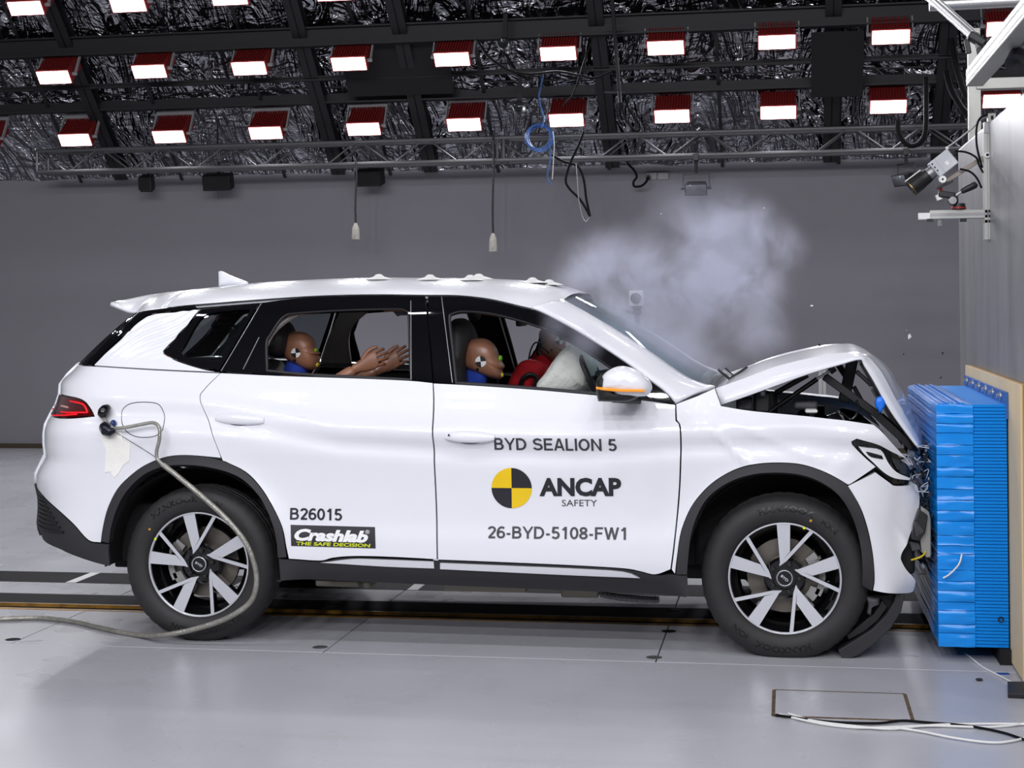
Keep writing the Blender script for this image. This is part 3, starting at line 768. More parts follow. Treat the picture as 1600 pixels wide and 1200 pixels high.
# ---- wheels
def tyre_mesh():
    half = [(.2465, .024), (.252, .012), (.262, .004), (.285, -.004), (.310, -.005), (.328, .001), (.342, .010), (.352, .020), (.359, .031), (.363, .045), (.365, .060)]
    gro = [(.365, .066), (.357, .067), (.357, .073), (.365, .074), (.3655, .100), (.357, .101), (.357, .109), (.3655, .110)]
    prof = half + gro; prof = prof + [(r, .22 - y) for r, y in prof[::-1]]
    n = 160; vs = []; fs = []
    for i, (r, y) in enumerate(prof):
        for k in range(n):
            rr = r
            if k % 4 == 0 and r > .350: rr = r - .003
            g = 2 * math.pi * k / n; vs.append((rr * math.cos(g), y, max(rr * math.sin(g), -FLAT[0])))
    m = len(prof)
    for i in range(m - 1):
        for k in range(n): fs.append((i * n + k, (i + 1) * n + k, (i + 1) * n + (k + 1) % n, i * n + (k + 1) % n))
    me = bpy.data.meshes.new('tyre'); me.from_pydata(vs, [], fs)
    finish(me, mat('tyre_rubber', rgb(40, 39, 40), .62, vary=(14, .4, rgb(50, 48, 47))), 40); return me
FLAT = [.36]
MACH = mat('machined_alloy', rgb(228, 230, 235), .33, metal=.65)
def fontmesh(txt, bold=0.0, shear=0.0, res=3):
    cu = bpy.data.curves.new('lettering', 'FONT'); cu.body = txt; cu.offset = bold; cu.shear = shear; cu.resolution_u = res; cu.fill_mode = 'FRONT'
    ob = bpy.data.objects.new('lettering_tmp', cu); COL.objects.link(ob)
    dg = bpy.context.evaluated_depsgraph_get(); me = bpy.data.meshes.new_from_object(ob.evaluated_get(dg))
    n = len(me.vertices); a = np.empty(n * 3); me.vertices.foreach_get('co', a); a = a.reshape(-1, 3).copy()
    bpy.data.objects.remove(ob); bpy.data.curves.remove(cu)
    return me, a
def side_y(r): return float(np.interp(r, [.2465, .252, .262, .285, .310, .328, .342], [.024, .012, .004, -.004, -.005, .001, .010]))
LETTER = mat('raised_black_letters', rgb(14, 14, 15), .35)
def tyre_text(txt, mid_deg, r0, h, width_deg, par, outward=True):
    me, a = fontmesh(txt, .03)
    x0, x1 = a[:, 0].min(), a[:, 0].max(); y0, y1 = a[:, 1].min(), a[:, 1].max()
    co = []
    for x, y, _ in a:
        t = (x - x0) / (x1 - x0) - .5; r = r0 + h * ((y - y0) / (y1 - y0))
        g = math.radians(mid_deg - t * width_deg)
        co += [r * math.cos(g), side_y(r) - .0012, r * math.sin(g)]
    me.vertices.foreach_set('co', co); me.materials.clear(); me.materials.append(LETTER); me.update()
    o = bpy.data.objects.new('tyre_lettering', me); COL.objects.link(o); o.parent = par; return o
def local(mb, name, m, par, **k):
    o = mb.build(name, m, None, **k); o.parent = par; return o
def rot2(p, g): return (p[0] * math.cos(g) - p[1] * math.sin(g), p[0] * math.sin(g) + p[1] * math.cos(g))
DISC = mat('brake_disc_steel', rgb(122, 116, 108), .4, metal=.7)
def wheel(hub, rot, text_rot, flip, cal_side, name='wheel', text=True):
    root = bpy.data.objects.new(name, None); COL.objects.link(root); root.parent = car
    root.matrix_parent_inverse = Matrix.Translation(-Vector(car.location))
    root.location = hub; root.rotation_euler = (0, 0, math.pi if flip else 0)
    FLAT[0] = hub[2]
    o = bpy.data.objects.new('tyre', tyre_mesh()); COL.objects.link(o); o.parent = root
    b = MB(); n = 72
    b.lathe([(.238, .026), (.230, .05), (.207, .075), (.200, .19), (.235, .20)], 'Y', n=n)
    local(b, 'rim_barrel', BLACKGLOSS, root, angle=40)
    local(MB().lathe([(.2365, .034), (.2375, .021), (.241, .0175), (.2455, .018), (.2475, .028)], 'Y', n=n), 'rim_lip', MACH, root, angle=40)
    blk = MB(); fac = []
    for k in range(5):
        g = math.radians(rot - 90 - 72 * k)
        wide = [(-.032, .238), (.026, .238), (.024, .118), (-.019, .064)]
        thin = [(-.022, .062), (.112, .213), (.126, .204), (.008, .074), (-.022, .052)]
        for P, y0, mg in ((wide, .020, .006), (thin, .021, .010)):
            q = [rot2(p, g) for p in P]
            c = (sum(p[0] for p in q) / len(q), sum(p[1] for p in q) / len(q))
            big = [(c[0] + (p[0] - c[0]) * 1.0 + (p[0] - c[0]) / max(1e-6, math.hypot(p[0] - c[0], p[1] - c[1])) * mg, c[1] + (p[1] - c[1]) + (p[1] - c[1]) / max(1e-6, math.hypot(p[0] - c[0], p[1] - c[1])) * mg) for p in q]
            # faces dip towards the hub
            def yy(p, o_): return o_ + .016 * (1 - min(1, math.hypot(*p) / .22))
            m = len(big)
            vs = [(p[0], yy(p, y0 + .003), p[1]) for p in big] + [(p[0], yy(p, y0 + .045), p[1]) for p in big]
            blk.add(vs, [tuple(range(m)), tuple(range(2 * m - 1, m - 1, -1))] + [(i, m + i, m + (i + 1) % m, (i + 1) % m) for i in range(m)])
            vs = [(p[0], yy(p, y0 - .001), p[1]) for p in q] + [(p[0], yy(p, y0 + .01), p[1]) for p in q]; m = len(q)
            fac.append((vs, [tuple(range(m)), tuple(range(2 * m - 1, m - 1, -1))] + [(i, m + i, m + (i + 1) % m, (i + 1) % m) for i in range(m)]))
    blk.lathe([(.0, .045), (.050, .045), (.052, .036), (.080, .036), (.092, .045), (.095, .08), (.0, .08)], 'Y', n=36)
    local(blk, 'rim_spokes', BLACKGLOSS, root, angle=30)
    for vs, fs in fac: local(MB().add(vs, fs), 'spoke_face', MACH, root, angle=30)
    for k in range(5):
        g = math.radians(rot - 20 - 72 * k); x, z = .063 * math.cos(g), .063 * math.sin(g)
        local(MB().lathe([(.0, .018), (.008, .019), (.012, .024), (.0125, .04)], 'Y', (x, 0, z), 14), 'wheel_bolt', BLACKP, root)
    local(MB().lathe([(.0, .026), (.030, .027), (.033, .034)], 'Y', n=28), 'hub_cap', BLACKGLOSS, root)
    local(MB().lathe([(.031, .0265), (.0335, .024), (.036, .0265), (.036, .036)], 'Y', n=28), 'hub_ring', MACH, root)
    me, a = fontmesh('BYD', .02); c = (a.max(0) + a.min(0)) / 2; k_ = .038 / (a[:, 0].max() - a[:, 0].min()); co = []
    for x, y, _ in a:
        q = rot2(((x - c[0]) * k_, (y - c[1]) * k_ * .75), math.radians(rot - 90 - 40)); co += [q[0], .0258, q[1]]
    me.vertices.foreach_set('co', co); me.materials.clear(); me.materials.append(MACH); me.update()
    e = bpy.data.objects.new('hub_emblem', me); COL.objects.link(e); e.parent = root
    local(MB().lathe([(.04, .10), (.085, .10), (.088, .112), (.165, .112), (.165, .135), (.04, .135)], 'Y', n=48), 'brake_disc', DISC, root, angle=30)
    cal = MB()
    for lo, hi, r0, r1 in ((18, 40, .118, .168), (-42, -20, .120, .165), (-30, 28, .150, .178)):
        rows = []
        for i in range(7):
            g = math.radians(lo + (hi - lo) * i / 6)
            g = math.pi - g if cal_side < 0 else g
            rows.append([(r * math.cos(g), y, r * math.sin(g)) for r, y in ((r0, .088), (r1, .088), (r1, .15), (r0, .15))])
        cal.grid(rows, closed=True)
    local(cal, 'brake_caliper', mat('pale_caliper', rgb(170, 170, 168), .45, metal=.5), root)
    if text:
        tyre_text('HANKOOK', 88 + text_rot, .296, .028, 46, root); tyre_text('iON', 50 + text_rot, .292, .026, 15, root)
        tyre_text('HANKOOK', 268 + text_rot, .296, .028, 46, root); tyre_text('iON', 230 + text_rot, .292, .026, 15, root)
        for g, r, c in ((66 + text_rot * 3.4, .283, rgb(190, 140, 40)), (69 + text_rot * 3.55, .240, rgb(225, 235, 30))):
            g = math.radians(g); y = side_y(r) if r > .25 else .0145
            local(MB().lathe([(0, -.0015), (.006, -.001), (.006, .001)], 'Y', (r * math.cos(g), y, r * math.sin(g)), 14), 'paint_dot', mat('paint_dot_%d' % int(c[2] * 1e5), c, .5), root)
    return root
hf = at(1226, 906, .0); hr = at(306, 884, .0)
wheel((hf.x, .012, hf.z), 90, 0, False, 1); wheel((hr.x, .012, hr.z), 100, 23, False, -1)
wheel((hf.x, 2 * YC - .012, hf.z), 60, 0, True, -1, text=False); wheel((hr.x, 2 * YC - .012, hr.z), 40, 0, True, 1, text=False)
# arch liners and hidden inner body
for hx in (hf.x, hr.x):
    rows = []
    for i in range(25):
        g = math.radians(-2 + 184 * i / 24); rows.append([(hx + .452 * math.cos(g), y, .36 + .452 * math.sin(g)) for y in (.0, .1, .25, .36)])
    a = MB().grid(rows)
    a.add([(hx + .452 * math.cos(math.radians(-2 + 184 * i / 24)), .36, .36 + .452 * math.sin(math.radians(-2 + 184 * i / 24))) for i in range(25)], [tuple(range(25))])
    o = a.build('arch_liner', mat('arch_liner_black', rgb(16, 16, 17), .9), car, angle=40, fix=False); mirror_mesh(o)
u = MB(); u.box2((-2.2, .16, .27), (-.50, 1.66, .34)); u.box2((-3.3, .42, .27), (.35, 1.40, .36))
u.build('underbody', DARK, car, bevel=.01)
TAN = mat('underbody_shield', rgb(150, 145, 132), .6, metal=.3)
for (a, b, Y, h) in (((492, 906), (560, 918), .35, .03), ((692, 910), (822, 927), .30, .03), ((876, 918), (935, 935), .40, .05), ((566, 908), (578, 920), .3, .02)):
    p, q = at(*a, Y), at(*b, Y)
    MB().box2((p.x, Y, q.z), (q.x, Y + .25, p.z)).build('underbody_shield', TAN, car, bevel=.01)
pts = [at(u_, v_, .42) for u_, v_ in ((938, 928), (965, 933), (1000, 936), (1030, 937))]
rr = []; PP = spline(pts, 14, corner=170)
MB().tube(PP, [.018 if i % 2 else .014 for i in range(len(PP))], 8).build('flexible_pipe', STEEL, car)
# inner door skins, sills
for nm, poly, par in (('door_trim', outline(belt_r + [(683, 874), (448, 872), (400, 770), (346, 716), (314, 630)], 2, 35), rd), ('door_trim', outline(belt_f + [(1062, 720), (1046, 896), (684, 874)], 2, 35), fd), ('inner_quarter', outline([(345, 583), (313, 616), (346, 716), (300, 706), (240, 714), (200, 735), (160, 700), (150, 640), (140, 575), (240, 578)], 2, 35), QP)):
    panel(nm, poly, DARK, parent=par, gap=.01, cell=.1, lift=-.07, thick=.01)
TRIM = mat('pale_interior_trim', rgb(226, 222, 214), .8)
panel('pillar_trim', outline([(412, 478), (430, 476), (470, 474), (430, 505), (412, 535), (405, 582), (345, 580), (374, 530)], 3, 40), TRIM, parent=rd, cell=.08, lift=-.05, thick=.02)
panel('pillar_trim', outline([(645, 470), (704, 470), (700, 490), (712, 599), (643, 594)], 3, 40), DARK, parent=fd, cell=.08, lift=-.05, thick=.03)
rows = []
for i in range(20):
    x = XS + .1 + (P0 - XS - .1) * i / 19; h = []
    for s in ss[2:]: p = roof_pt(x, s); h.append(p + Vector((0, 0, -.045)))
    rows.append(h + [Vector((p.x, 2 * YC - p.y, p.z)) for p in h[-2::-1]])
MB().grid(rows).build('headliner', TRIM, car, angle=0, solid=.01)
# ---- handles, filler flap, wing mirror, aerial
def on3(u, v, lift=0.0):
    x, z = on(u, v); return Vector((x, S(x, z), z)) + Sn(x, z) * lift
def handle(u0, v0, u1, v1, par):
    a, b = on3(u0, v0), on3(u1, v1); rows = []
    for i in range(15):
        t = i / 14; c = a.lerp(b, t); c.y = min(S(c.x, c.z), c.y) - .004
        k = math.sin(math.pi * (.06 + .88 * t)) ** .45
        out = .030 * k; hh = .026 * k
        rows.append([c + Vector((0, -out * (.5 - .5 * math.cos(g)) + .006, hh * math.sin(g) * 1.0 - .004 * (1 - math.cos(g)))) for g in [2 * math.pi * j / 14 for j in range(14)]])
    o = MB().grid(rows, closed=True)
    o.add(rows[0], [tuple(range(14))]); o.add(rows[-1], [tuple(range(14))])
    o = o.build('door_handle', PAINT, par, angle=60); mirror_mesh(o)
    c = a.lerp(b, .5)
    s_ = MB().ball((c.x, S(c.x, c.z - .022) + .002, c.z - .026), (.05, .012, .012), 14, 8).build('handle_shadow', mat('handle_shadow', rgb(90, 92, 104), .5), par); mirror_mesh(s_)  # grey blob painted as the shadow below the handle
handle(337, 651, 413, 655, rd); handle(696, 680, 773, 682, fd)
p = on3(703, 679, .030); MB().cyl(p, p + Vector((0, .01, 0)), .004, n=10).build('key_hole', DARK, fd)
# filler flap: a fine dark joint
P = outline([(190, 655), (191, 642), (199, 633), (212, 629), (232, 628.5), (248, 632), (256, 645), (256.5, 660), (253, 673), (243, 681), (228, 683.5), (212, 682), (200, 676), (193, 667)], 4, 170)
MB().tube([Vector((x, S(x, z) - .0002, z)) for x, z in P], .0017, 5, closed=True).build('filler_flap_joint', DARK, QP)
def inflate(poly, y0, df, db, name, m, par, n=9, p=.55, angle=50):
    """rounded solid with the given (x,z) outline at depth y0"""
    c = Vector((sum(a for a, b in poly) / len(poly), sum(b for a, b in poly) / len(poly))); rows = []
    for i in range(n + 1):
        f = math.pi * (.02 + .96 * i / n); k = math.sin(f) ** p; dy = -math.cos(f); y = y0 + (dy * df if dy < 0 else dy * db)
        rows.append([(c.x + (a - c.x) * k, y, c.y + (b - c.y) * k) for a, b in poly])
    mb = MB().grid(rows, closed=True); N_ = len(poly)
    mb.add(rows[0], [tuple(range(N_))]); mb.add(rows[-1], [tuple(range(N_))])
    return mb.build(name, m, par, angle=angle)
def pxy(pts, Y, n=4, corner=60):
    P = spline([Vector((at(u, v, Y).x, at(u, v, Y).z)) for u, v in pts], n, True, corner); return [(p.x, p.y) for p in P]
mir = inflate(pxy([(936, 606), (940, 589), (952, 577.6), (968, 572), (984, 574), (1001, 582), (1014, 594), (1019, 606), (1015, 615), (1008, 619), (970, 619.5), (956, 612)], -.17), -.17, .07, .10, 'wing_mirror', PAINT, car)
mirror_mesh(mir)
o = inflate(pxy([(932, 594), (940, 583), (943, 600), (958, 613), (970, 619), (1000, 619), (990, 625), (973, 628), (935, 627), (932, 612)], -.155), -.155, .065, .12, 'mirror_base', BLACKP, mir, p=.4); mirror_mesh(o)
o = MB().tube(spline([at(932.5, 606, -.20), at(945, 608, -.225), at(970, 610, -.245), at(1007, 610.5, -.235)], 4, corner=170), .0065, 8).build('indicator_strip', mat('amber_lens', rgb(235, 150, 50), .2, emit=(rgb(235, 140, 40), .3)), mir); mirror_mesh(o)
a, b = on3(992, 626), at(965, 624, -.12)
o = MB().bar(a, b, .07, .03).build('mirror_arm', BLACKP, mir, bevel=.008); mirror_mesh(o)
# shark fin aerial
c = roof_pt(at(362, 442, .91).x, 1.0); fin = [(342, 447), (341.5, 424.5), (347, 424), (360, 430), (388, 441), (388, 446)]
Pf = [(at(u_, v_, .91).x, at(u_, v_, .91).z) for u_, v_ in fin]
inflate([tuple(v) for v in spline([Vector(p_) for p_ in Pf], 3, True, 40)], .91, .035, .035, 'roof_aerial', PAINT, car, p=.8)
# targets stuck to the roof: small pale putty mounds
for k, (u_, Y) in enumerate(((592, .6), (672, .6), (735, .6), (748, .75), (832, .7), (858, .75))):
    x = at(u_, 436, Y).x; s = (Y - S(x, zr(x))) / (YC - S(x, zr(x))); p = roof_pt(x, s)
    MB().lathe([(.075, -.004), (.05, .004), (.028, .010), (.014, .022), (.0, .024)], 'Z', p, 14).build('roof_marker', WHITEPL, car, angle=20)
# ---- buckled bonnet
NK = [((1127, 632), (1118, 607), (1124, 600)), ((1165, 619), (1160, 592), (1168, 574.5)), ((1215, 601), (1208, 574), (1213, 559.5)), ((1262, 584), (1262, 560), (1280, 544.5)), ((1310, 569.5), (1312, 551.5), (1325, 537.5)), ((1344, 560), (1346, 552.5), (1347, 544)), ((1352, 571), (1361, 562), (1369, 559)), ((1368, 598), (1379, 584), (1390, 579)), ((1392, 641), (1398, 620), (1405, 606)), ((1419, 678), (1422, 664), (1427, 657)), ((1436, 699), (1440, 697), (1444, 693))]
def track(i, Y0, Y1): return spline([at(*k[i], Y0 + (Y1 - Y0) * j / 10) for j, k in enumerate(NK)], 4, corner=100)
HN, HK, HC = track(0, .10, .16), track(1, .16, .22), track(2, .80, .80)
rows = []; under = []
for j, (a, k, c) in enumerate(zip(HN, HK, HC)):
    f = j / (len(HN) - 1); amp = .028 * max(0, min(1, (f - .3) / .3))
    half = [a, a.lerp(k, .5) + Vector((0, -.004, 0)), k.lerp(a, .08), k]
    for s in (.06, .14, .24, .36, .5, .65, .82, 1.0):
        e = 1 - (1 - s) ** 2.2; p = Vector((k.x + (c.x - k.x) * e, k.y + (YC - k.y) * s, k.z + (c.z - k.z) * e))
        wv = noise.noise((s * 3.1, f * 4.0, 1.7)) * amp * min(1, s * 4) * (1 - .6 * s)
        half.append(p + Vector((wv, 0, wv * .8)))
    far = []
    for s in (.82, .65, .5, .36, .24, .14, .06):
        e = 1 - (1 - s) ** 2.2; p = Vector((k.x + (c.x - k.x) * e, 2 * YC - (k.y + (YC - k.y) * s), k.z + (c.z - k.z) * e - .01))
        wv = noise.noise((s * 3.1, f * 4.0, 9.7)) * amp; far.append(p + Vector((wv, 0, wv * .8)))
    far += [Vector((p.x, 2 * YC - p.y, p.z)) for p in (k, k.lerp(a, .5), a)]
    for p in half + far: p.x = min(p.x, .636)
    rows.append(half + far)
    under.append([p + Vector((-.012 - .02 * f, .0, -.022)) for p in half[2:] + far[:-2]])
hood = MB().grid(rows).build('bonnet', PAINT, car, angle=28); md = hood.modifiers.new('solid', 'SOLIDIFY'); md.thickness = .008; md.offset = -1
MB().grid(under).build('bonnet_lining', BLACKP, hood, angle=28, solid=.006)
def bar_px(a, b, Y0, Y1, r, name, m, par=car, sq=None):
    p, q_ = at(*a, Y0), at(*b, Y1)
    mb = MB().cyl(p, q_, r, n=10) if sq is None else MB().bar(p, q_, sq, r)
    return mb.build(name, m, par, bevel=0 if sq is None else .004)
bar_px((1200, 645), (1277, 592), .24, .24, .011, 'gas_strut', BLACKGLOSS)
bar_px((1277, 592), (1299, 578), .24, .24, .006, 'gas_strut_rod', ALU)
bar_px((1212, 614), (1262, 586), .30, .30, .012, 'bonnet_hinge_arm', BLACKP)
bar_px((1296, 580), (1304, 574), .24, .24, .018, 'strut_ball_joint', BLACKP)
bar_px((1288, 588), (1374, 650), .30, .30, .035, 'bonnet_frame_rail', BLACKP, hood, .05)
bar_px((1374, 650), (1428, 700), .30, .26, .035, 'bonnet_frame_rail', BLACKP, hood, .05)
bar_px((1332, 562), (1318, 628), .5, .5, .05, 'bonnet_latch_post', BLACKP, hood, .06)
bar_px((1347, 566), (1385, 628), .22, .2, .025, 'bonnet_frame_rail', BLACKP, hood, .03)
bar_px((1310, 570), (1330, 600), .7, .7, .03, 'bonnet_frame_rail', BLACKP, hood, .04)
bar_px((1338, 580), (1362, 602), .55, .55, .02, 'latch_cable_bracket', STEEL, hood, .03)
bar_px((1334, 604), (1354, 640), .5, .5, .02, 'bonnet_frame_rail', BLACKP, hood, .03)
# blue cap
c = at(1375, 631, .16)
inflate(pxy([(1375, 619), (1380, 621), (1383, 628), (1382, 636), (1378, 642), (1377.5, 645), (1373, 645), (1372, 641), (1368, 636), (1367, 627), (1370, 621)], .16), .16, .02, .02, 'washer_filler_cap', mat('bright_blue_plastic', rgb(28, 118, 235), .35), car, p=.3)
# engine bay
rnd = random.Random(3)
BAYM = [BLACKP, DARK, mat('bay_grey', rgb(70, 70, 74), .5), mat('bay_metal', rgb(130, 130, 134), .4, metal=.7)]
bay = MB().box2((-.42, .34, .34), (.42, 1.48, .86)).build('engine_block', DARK, car, bevel=.03)
for k in range(46):
    x = rnd.uniform(-.32, .42); y = rnd.uniform(.22, 1.5); z = rnd.uniform(.84, .97) - max(0, x - .2) * .5
    m = BAYM[rnd.choice((0, 0, 0, 1, 1, 2, 3))]; d = [rnd.uniform(.02, .12) for _ in range(3)]
    mb = MB()
    if k % 3 == 0: mb.cyl((x - d[0], y, z), (x + d[0], y + rnd.uniform(-.1, .1), z + rnd.uniform(-.04, .04)), d[2] * .3, n=12)
    else: mb.box((x, y, z), d, (rnd.uniform(-.4, .4), rnd.uniform(-.5, .5), rnd.uniform(-.6, .6)))
    mb.build('engine_bay_unit', m, car, bevel=.004)
for k in range(10):
    pts = [(rnd.uniform(-.2, .4), .2 + rnd.uniform(0, .5), .9 + rnd.uniform(-.04, .1) - .1 * (i == 0)) for i in range(4)]
    cable('engine_bay_hose', sorted(pts), rnd.choice((.006, .009, .012)), BLACKP, car)
for (a, b, Y, m) in (((1178, 612), (1204, 646), .22, BLACKP), ((1150, 622), (1176, 642), .22, BAYM[2]), ((1185, 608), (1197, 622), .2, BAYM[3]), ((1240, 628), (1278, 640), .28, BAYM[2]), ((1258, 640), (1278, 646), .2, WHITEPL)):
    p, q_ = at(*a, Y), at(*b, Y); MB().box2((p.x, Y, q_.z), (q_.x, Y + .1, p.z)).build('engine_bay_unit', m, car, bevel=.012)
o = MB().lathe([(.0, .0), (.05, .0), (.055, -.02), (.055, -.16)], 'Z', at(1196, 612, .3), 20).build('strut_tower', BLACKP, car)
cable('engine_bay_hose', [at(u_, v_, .2) for u_, v_ in ((1292, 650), (1312, 645), (1330, 655), (1342, 640), (1338, 625))], .006, BLACKGLOSS, car)
# inner apron under the wing edge on the far side, scuttle and bulkhead
MB().box2((-.50, .15, .45), (-.44, 1.67, 1.06)).build('bulkhead', DARK, car, bevel=.01)
wp = at(1135, 588, .55)
for (a, b) in (((1122, 577), (1140, 592)), ((1133, 575), (1146, 588)), ((1140, 592), (1168, 573))):
    MB().bar(at(*a, .6), at(*b, .6), .03, .012).build('wiper_arm', BLACKP, car, bevel=.003)
MB().bar(at(1131, 578, .5), at(1143, 587, .5), .02, .008).build('wiper_arm', STEEL, car)
# ---- crushed nose
fr = MB().box2((.40, .10, .36), (.56, 1.72, .80)).build('crushed_front_end', DARK, car, bevel=.02)
CLEARBITS = mat('broken_lens_plastic', rgb(200, 212, 225), .08, trans=.75, ior=1.3)
DKBLUE = mat('dark_glossy_fragment', rgb(30, 36, 46), .12)
for k in range(70):
    u_ = rnd.uniform(1400, 1456); v_ = rnd.uniform(690, 790) if k % 3 else rnd.uniform(680, 900)
    if v_ > 760: u_ = rnd.uniform(1438, 1456)
    Y = rnd.uniform(.0, .35); p = at(u_, v_, Y); p.x = min(p.x, .618)
    n_ = rnd.choice((3, 4, 4, 5)); r_ = rnd.uniform(.008, .032)
    R_ = Euler((rnd.uniform(0, 6), rnd.uniform(0, 6), rnd.uniform(0, 6))).to_matrix(); vs = []
    for h in (-.0015, .0015):
        for i in range(n_):
            g = 2 * math.pi * i / n_ + rnd.uniform(-.3, .3) * 0; vs.append(p + R_ @ Vector((r_ * math.cos(g) * (1 + .6 * (i % 2)), r_ * .5 * math.sin(g), h)))
    fs = [tuple(range(n_)), tuple(range(2 * n_ - 1, n_ - 1, -1))] + [(i, n_ + i, n_ + (i + 1) % n_, (i + 1) % n_) for i in range(n_)]
    MB().add(vs, fs).build('broken_fragment', [BLACKP, DKBLUE, BLACKGLOSS, CLEARBITS, BLACKP][k % 5], car, smooth=False)
for k in range(9):
    u_, v_ = rnd.uniform(1405, 1450), rnd.uniform(690, 770)
    pts = [at(u_ + rnd.uniform(-14, 14), v_ + rnd.uniform(-14, 14), .02 + rnd.uniform(0, .1)) for _ in range(4)]
    for p in pts: p.x = min(p.x, .62)
    cable('broken_lens_edge', pts, .0018, mat('pale_broken_edge', rgb(190, 198, 210), .2), car, sides=5)
for pts, Y, m, nm in (([(1440, 792), (1452, 800), (1457, 812), (1457, 870), (1448, 872), (1440, 862), (1436, 830)], .06, mat('bent_beam_metal', rgb(150, 148, 140), .5, metal=.3), 'bent_beam_plate'), ([(1436, 796), (1450, 806), (1446, 832), (1436, 846), (1424, 843), (1428, 820)], .03, BLACKP, 'grille_piece'), ([(1420, 846), (1436, 848), (1440, 858), (1425, 862)], .08, BAYM[2], 'bumper_bracket')):
    P = [(min(at(u_, v_, Y).x, .624), at(u_, v_, Y).z) for u_, v_ in pts]
    MB().prism(P, 'Y', Y, Y + .06).build(nm, m, car, bevel=.004)
for k in range(4): bar_px((1429 + 3 * k, 812 + 4 * k), (1433 + 3 * k, 838 - 2 * k), .028, .028, .004, 'grille_bar', BAYM[2])
cable('yellow_wire', [at(1424, 875, .05), at(1434, 872, .03), at(1442, 868, .04), at(1448, 860, .07)], .004, mat('yellow_wire', rgb(205, 180, 20), .5), car)
# torn lower spoiler hanging under the nose
def strip(pxs, Y0, Y1, w0, name, m, th=.012):
    rows = []
    for i, (a, b) in enumerate(pxs):
        A, B = at(*a, Y0), at(*b, Y0); rows.append([A, B, Vector((B.x, Y1, B.z)), Vector((A.x, Y1, A.z))])
    mb = MB().grid(rows, closed=True); mb.add(rows[0], [(0, 1, 2, 3)]); mb.add(rows[-1], [(0, 1, 2, 3)])
    return mb.build(name, m, car, bevel=.004)
strip([((1310, 1016), (1318, 1034)), ((1335, 1001), (1342, 1024)), ((1362, 984), (1370, 1004)), ((1384, 962), (1392, 982)), ((1397, 940), (1408, 956)), ((1400, 926), (1414, 930))], .05, .30, 0, 'torn_lower_spoiler', PLASTIC)
strip([((1323, 992), (1327, 1000)), ((1345, 975), (1350, 988)), ((1366, 958), (1372, 970)), ((1378, 938), (1386, 950))], .08, .5, 0, 'torn_undertray', BLACKP)
strip([((1352, 925), (1360, 945)), ((1375, 930), (1380, 958)), ((1395, 928), (1402, 950))], .12, 1.2, 0, 'torn_undertray', BLACKP)
inflate(pxy([(1352, 930), (1362, 932), (1374, 934), (1374, 944), (1362, 950), (1360, 962), (1354, 958), (1356, 944)], .07), .07, .02, .02, 'clip_bracket', BAYM[2], car, p=.3)
# ================================================================== BARRIER AND CONCRETE BLOCK
CONC = mat('grey_block_face', rgb(152, 152, 154), .36, metal=.2, bump=(5, .25, .01), vary=(2.2, .9, rgb(122, 122, 126)), stretch=(1, 1.4, .25))
o = MB().box2((.98, -.8, 0), (4.2, 2.22, 2.41)).build('wall_right', CONC, bevel=.01); tag(o, 'big grey crash block at right edge with worn streaked face', kind='structure')
PLY = mat('plywood_face', rgb(236, 214, 172), .75, vary=(3, .7, rgb(220, 194, 150)), stretch=(1, 1, .2), bump=(40, .1, .002))
PLYE = [mat('plywood_edge_pale', rgb(200, 170, 120), .8), mat('plywood_edge_dark', rgb(150, 112, 66), .8)]
ply = empty('plywood_sheet', (.965, .66, 0), 'thick plywood sheet fixed between the blue barrier and the crash block', 'plywood')
for k in range(5):
    MB().box2((.948 + .0058 * k, -.33 - .001 * (k % 2), .012), (.9538 + .0058 * k, 1.66, 1.215)).build('veneer', PLY if k == 0 else PLYE[(k + 1) % 2], ply, smooth=False)
BLUE = mat('blue_honeycomb', rgb(8, 134, 228), .24, spec=.5, bump=(30, .12, .004), vary=(6, .5, rgb(26, 152, 240)), stretch=(1, 1, 3))
BLUED = mat('blue_honeycomb_core', rgb(12, 132, 224), .6, spec=.15)
bar_ = empty('honeycomb_barrier', (.8, .78, 0), 'bright blue layered honeycomb barrier block the car has hit', 'barrier')
Y0, Y1, Z0, Z1 = .02, 1.56, .068, 1.112
n = 73; mb = MB()
for k in range(n):
    z = Z0 + (Z1 - Z0) * k / n; h = (Z1 - Z0) / n
    e = .0025 * ((k * 37) % 11) / 11
    mb.box2((.802, Y0 + .004 - e, z + .0022), (.940, Y1, z + h - .0008))
mb.box2((.806, Y0 + .010, Z0 + .002), (.936, Y1 - .01, Z1 - .002))
o = mb.build('honeycomb_sheets', BLUED, bar_, smooth=False); o['kind'] = 'stuff'
